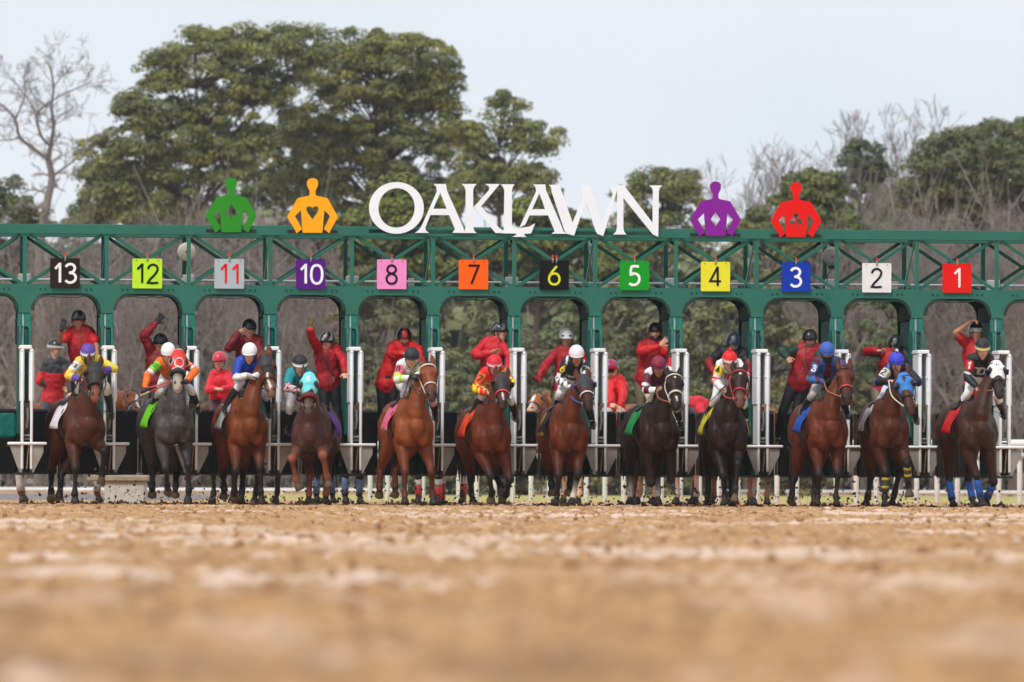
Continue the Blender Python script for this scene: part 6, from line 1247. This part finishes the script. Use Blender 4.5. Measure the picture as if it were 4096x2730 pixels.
def build_trees():
    pine('largest pine with a wide stepped crown, left of centre', 760, 325, [(820, 300, 250, 175), (640, 430, 170, 130), (1080, 240, 210, 150), (1230, 200, 120, 90), (930, 180, 160, 60), (700, 560, 260, 150), (490, 650, 190, 130), (1010, 470, 190, 150), (430, 770, 130, 90), (620, 760, 200, 90), (560, 870, 220, 60), (390, 880, 110, 45), (900, 640, 190, 110), (760, 880, 160, 60)], 11)
    pine('tall dome crowned pine at the centre of the skyline', 1520, 330, [(1520, 300, 330, 175), (1430, 220, 230, 95), (1640, 330, 220, 190), (1720, 480, 160, 170), (1380, 480, 240, 150), (1600, 620, 270, 120), (1250, 560, 150, 130), (1450, 720, 200, 90), (1330, 840, 190, 80), (1240, 760, 150, 70), (1850, 760, 170, 90)], 12)
    pine('thin leaning pine at the right shoulder of the big pines', 2000, 318, [(2040, 470, 100, 80), (2130, 560, 110, 85), (2010, 400, 60, 40), (2190, 600, 60, 45), (1950, 640, 110, 60), (2080, 720, 140, 60), (1880, 560, 90, 90), (1960, 760, 180, 70)], 13, dens=1.25)
    pine('young bright green pine behind the letters O and A', 1640, 270, [(1620, 830, 190, 120), (1560, 760, 80, 60), (1700, 900, 200, 120), (1480, 950, 150, 110), (1640, 1080, 300, 110)], 14, tint=(.17, .19, .03), dark=(.08, .10, .03), csize=.5, card=.17)
    pine('young green pine behind the letters L and A', 2150, 275, [(2160, 860, 110, 90), (2210, 950, 150, 100), (2080, 1020, 170, 110), (2300, 1080, 160, 90)], 15, tint=(.16, .18, .03), dark=(.075, .095, .03), csize=.5, card=.17)
    pine('round topped pine behind the letter N', 2660, 315, [(2650, 740, 150, 75), (2620, 820, 170, 90), (2740, 800, 80, 80), (2660, 930, 230, 90), (2560, 1000, 200, 100)], 16)
    pine('small pine tip between the purple and red cutouts', 3020, 300, [(3020, 870, 45, 30), (3010, 920, 80, 50), (3060, 980, 110, 60)], 17, csize=.42, card=.16)
    pine('ragged pine behind the red rider cutout', 3240, 290, [(3230, 740, 90, 55), (3300, 770, 80, 60), (3180, 800, 80, 60), (3260, 850, 140, 80), (3330, 930, 140, 90), (3240, 980, 160, 80)], 18, tint=(.12, .14, .03), csize=.45, card=.17)
    pine('dark pine cut off by the left edge of the photo', 40, 330, [(20, 760, 70, 70), (60, 850, 110, 70), (-40, 900, 160, 110), (130, 920, 90, 50)], 19, tint=(.075, .09, .035))
    pine('broad olive pine at the right edge behind bare branches', 3960, 316, [(4090, 700, 400, 225), (3860, 680, 230, 150), (3720, 780, 150, 100), (3990, 590, 230, 105), (4110, 600, 120, 110)], 20, dens=1.35, tint=(.12, .12, .04))
    pine('shadowy pine among the twigs left of the broad olive pine', 3440, 320, [(3440, 620, 70, 40), (3470, 680, 110, 60), (3400, 740, 90, 60)], 21, tint=(.06, .07, .04), csize=.5)
    greens = [(1700, 1400, 250, 1), (1960, 1330, 240, 2), (2300, 1380, 245, 3), (2560, 1330, 250, 4), (2840, 1400, 245, 5), (3100, 1330, 252, 6), (3330, 1420, 248, 7), (3560, 1360, 250, 8), (1460, 1300, 262, 9), (2120, 1560, 238, 10), (2720, 1560, 240, 11), (3200, 1580, 240, 12), (1800, 1640, 236, 13), (2460, 1660, 236, 14)]
    names = ['yellow green', 'olive', 'mid green', 'dull green', 'pale green', 'mossy', 'grey green', 'light olive', 'lime tinted', 'deep green', 'soft green', 'faded green', 'low bright', 'low dusky']
    stalls = ['stall 8', 'stalls 8 and 7', 'stall 6', 'stall 5', 'stall 4', 'stalls 4 and 3', 'stall 3', 'stall 2', 'stall 10', 'stall 7', 'stall 5, low down', 'stall 3, low down', 'stall 8, low down', 'stall 6, low down']
    for (px, py, D, s), nm, sl_ in zip(greens, names, stalls):
        r = random.Random(s); pine('%s young pine seen through the arch of %s' % (nm, sl_), px, D, [(px, py, 130, 95), (px + r.randint(-60, 60), py + 150, 170, 100), (px + r.randint(-60, 60), py + 320, 190, 120), (px + r.randint(-40, 40), py - 150, 80, 90)], 40 + s, tint=(.150 + r.uniform(-.02, .03), .155 + r.uniform(-.02, .03), .060), dark=(.125, .130, .065), csize=.42, dens=.62, card=.10, trunk_r=.13)
    pine('dark pine filling in behind the stepped pine, low on the left', 480, 345, [(520, 730, 230, 120), (400, 850, 160, 70), (660, 860, 230, 80), (330, 905, 90, 35)], 22, tint=(.12, .14, .035), dark=(.065, .085, .03))
    pine('pine between the two big crowns, behind the yellow cutout', 1140, 345, [(1130, 640, 260, 140), (1080, 800, 260, 110), (1300, 880, 210, 70), (900, 890, 160, 50)], 23, tint=(.14, .15, .035), dark=(.07, .09, .03))
    limb_tree('tall forked leafless tree against the sky at the far left', 290, [
        ([(158, 1000), (175, 880), (195, 780), (208, 710), (192, 640)], .26, .17), ([(192, 640), (130, 592), (78, 548), (62, 480), (20, 430), (-30, 400)], .12, .03), ([(78, 548), (40, 562), (-20, 560)], .05, .02), ([(62, 480), (100, 380), (95, 300)], .06, .02),
        ([(192, 640), (205, 570), (215, 500), (206, 430), (214, 350), (200, 270), (180, 245)], .13, .03), ([(205, 590), (165, 545), (148, 470), (170, 430), (250, 380), (330, 345), (365, 330)], .09, .02), ([(215, 500), (235, 470), (285, 440)], .05, .015), ([(148, 470), (120, 410), (60, 330), (20, 290)], .05, .015),
        ([(214, 350), (255, 300), (290, 290)], .04, .015), ([(212, 705), (262, 668), (300, 640), (352, 590)], .08, .02), ([(195, 780), (140, 760), (90, 770)], .05, .015), ([(206, 430), (150, 400), (110, 350)], .04, .015)], 3)
    bare('wide fan of fine bare branches on the skyline at the right', 3640, 330, 375, 8, r0=.17, levels=8, spread=.40, trunk_f=.26, col=(.27, .235, .22), split=3)
    bare('slender bare tree left of the fan of branches', 3340, 325, 490, 9, r0=.14, levels=7, spread=.36, trunk_f=.28, col=(.27, .235, .22), split=3)
    sp = [(560, 800, 300, 'behind the green rider cutout'), (960, 760, 296, 'between the green and yellow cutouts'), (1180, 900, 290, 'behind the yellow cutout'), (3520, 640, 300, 'rising right of the red cutout'), (3720, 760, 298, 'above plates 3 and 2'), (3900, 820, 296, 'above plate 1'), (4060, 800, 300, 'at the right edge'), (340, 1000, 280, 'behind stall 13'), (640, 1050, 270, 'behind stall 12'), (900, 1020, 272, 'behind stall 11'), (1250, 1040, 270, 'behind stall 10'), (90, 1000, 275, 'behind the outermost left stall'), (3600, 900, 262, 'behind stall 2'), (3820, 880, 258, 'behind stall 1'), (4040, 900, 262, 'behind the outermost right stall'), (3420, 820, 285, 'left of the bell by plate 3')]
    for i, (px, top, D, wh) in enumerate(sp): bare('grey leafless tree %s' % wh, px, D, top, 60 + i, r0=.12, levels=7, spread=.45, trunk_f=.24, split=3, col=(.215 + .015 * (i % 3), .195, .18))
    # far woodland, too dense to count: twigs and brush in depth
    rs = np.random.RandomState(9); 
    def skyline(px): return np.interp(px, [-300, 0, 300, 700, 1000, 1300, 1700, 2100, 2400, 2700, 2960, 3100, 3300, 3500, 3700, 4000, 4400], [960, 990, 1010, 900, 860, 900, 960, 960, 1010, 1000, 1000, 960, 860, 790, 760, 780, 800])
    n = 2600; px = rs.uniform(-350, 4450, n); D = rs.uniform(330, 372, n); ytop = skyline(px) + 30; py = ytop + (1985 - ytop) * rs.rand(n) ** .9
    cent = np.array([tuple(P(a, b, d - 100)) for a, b, d in zip(px, py, D)]); V, Fq, u, q = tufts(cent, rs.uniform(.8, 1.6, n), 46, .55, rs, .8)
    mixg = np.interp(px, [0, 1200, 1700, 3200, 3600, 4096], [.08, .25, 1.0, .95, .5, .25]); g = (rs.rand(n) < mixg); c0 = np.where(g[:, None], np.array([[.150, .170, .075]]), np.array([[.225, .202, .182]])) * rs.uniform(.65, 1.35, (n, 1)); col = np.repeat(c0, 46, 0) * rs.uniform(.7, 1.3, (n * 46, 1))
    o = raw_mesh('woodland', V, Fq, np.repeat(col, 5, 0), TWIG); o['kind'] = 'stuff'; o['label'] = 'far mass of grey brown woodland and brush'
    n = 8000; px = rs.uniform(-350, 4450, n); D = rs.uniform(255, 330, n); ytop = skyline(px); py = ytop + (1985 - ytop) * rs.rand(n) ** .8; wt = np.interp(px, [0, 1300, 1700, 3200, 3500], [1, 1, .08, .1, .8]); k = rs.rand(n) < wt; px, py, D = px[k], py[k], D[k]
    A = np.array([tuple(P(a, b, d - 100)) for a, b, d in zip(px, py, D)]); dv = rs.normal(size=A.shape) * .45 + np.array([0, 0, 1]); Ln = rs.uniform(.5, 2.0, len(A))[:, None]; E = A + dv * Ln; r = rs.uniform(.010, .035, len(A)); V, Fq = cyls([(a, e, x, x * .5) for a, e, x in zip(A, E, r)], 3)
    cc = np.repeat(np.array([[.21, .185, .168]]) * rs.uniform(.6, 1.3, (len(A), 1)), 6, 0); o = raw_mesh('brushwood', V, Fq, cc, TWIG); o['kind'] = 'stuff'; o['label'] = 'grey winter twigs and saplings in front of the woodland'
import time as _t
_t0 = _t.time()
build_field(); print('field', _t.time() - _t0)
build_crew(); print('crew', _t.time() - _t0)
build_ponies(); print('ponies', _t.time() - _t0)
build_ground(); build_rails(); print('ground', _t.time() - _t0)
build_trees(); print('trees', _t.time() - _t0)

mb = MB(); mb.box((-430, -190, -1.1), (430, 910, 110)); hz = mb.build('haze', None) if False else None
me_ = bpy.data.meshes.new('haze'); me_.from_pydata(mb.v, [], mb.f); hm = bpy.data.materials.new('haze_air'); hm.use_nodes = True; hn = hm.node_tree; hn.nodes.clear()
ho = hn.nodes.new('ShaderNodeOutputMaterial'); hv = hn.nodes.new('ShaderNodeVolumePrincipled'); hv.inputs['Color'].default_value = (.86, .90, .96, 1); hv.inputs['Density'].default_value = .00016; hn.links.new(hv.outputs[0], ho.inputs['Volume'])
hz = link('haze', me_, hm); hz['kind'] = 'stuff'; hz['label'] = 'thin grey winter haze'
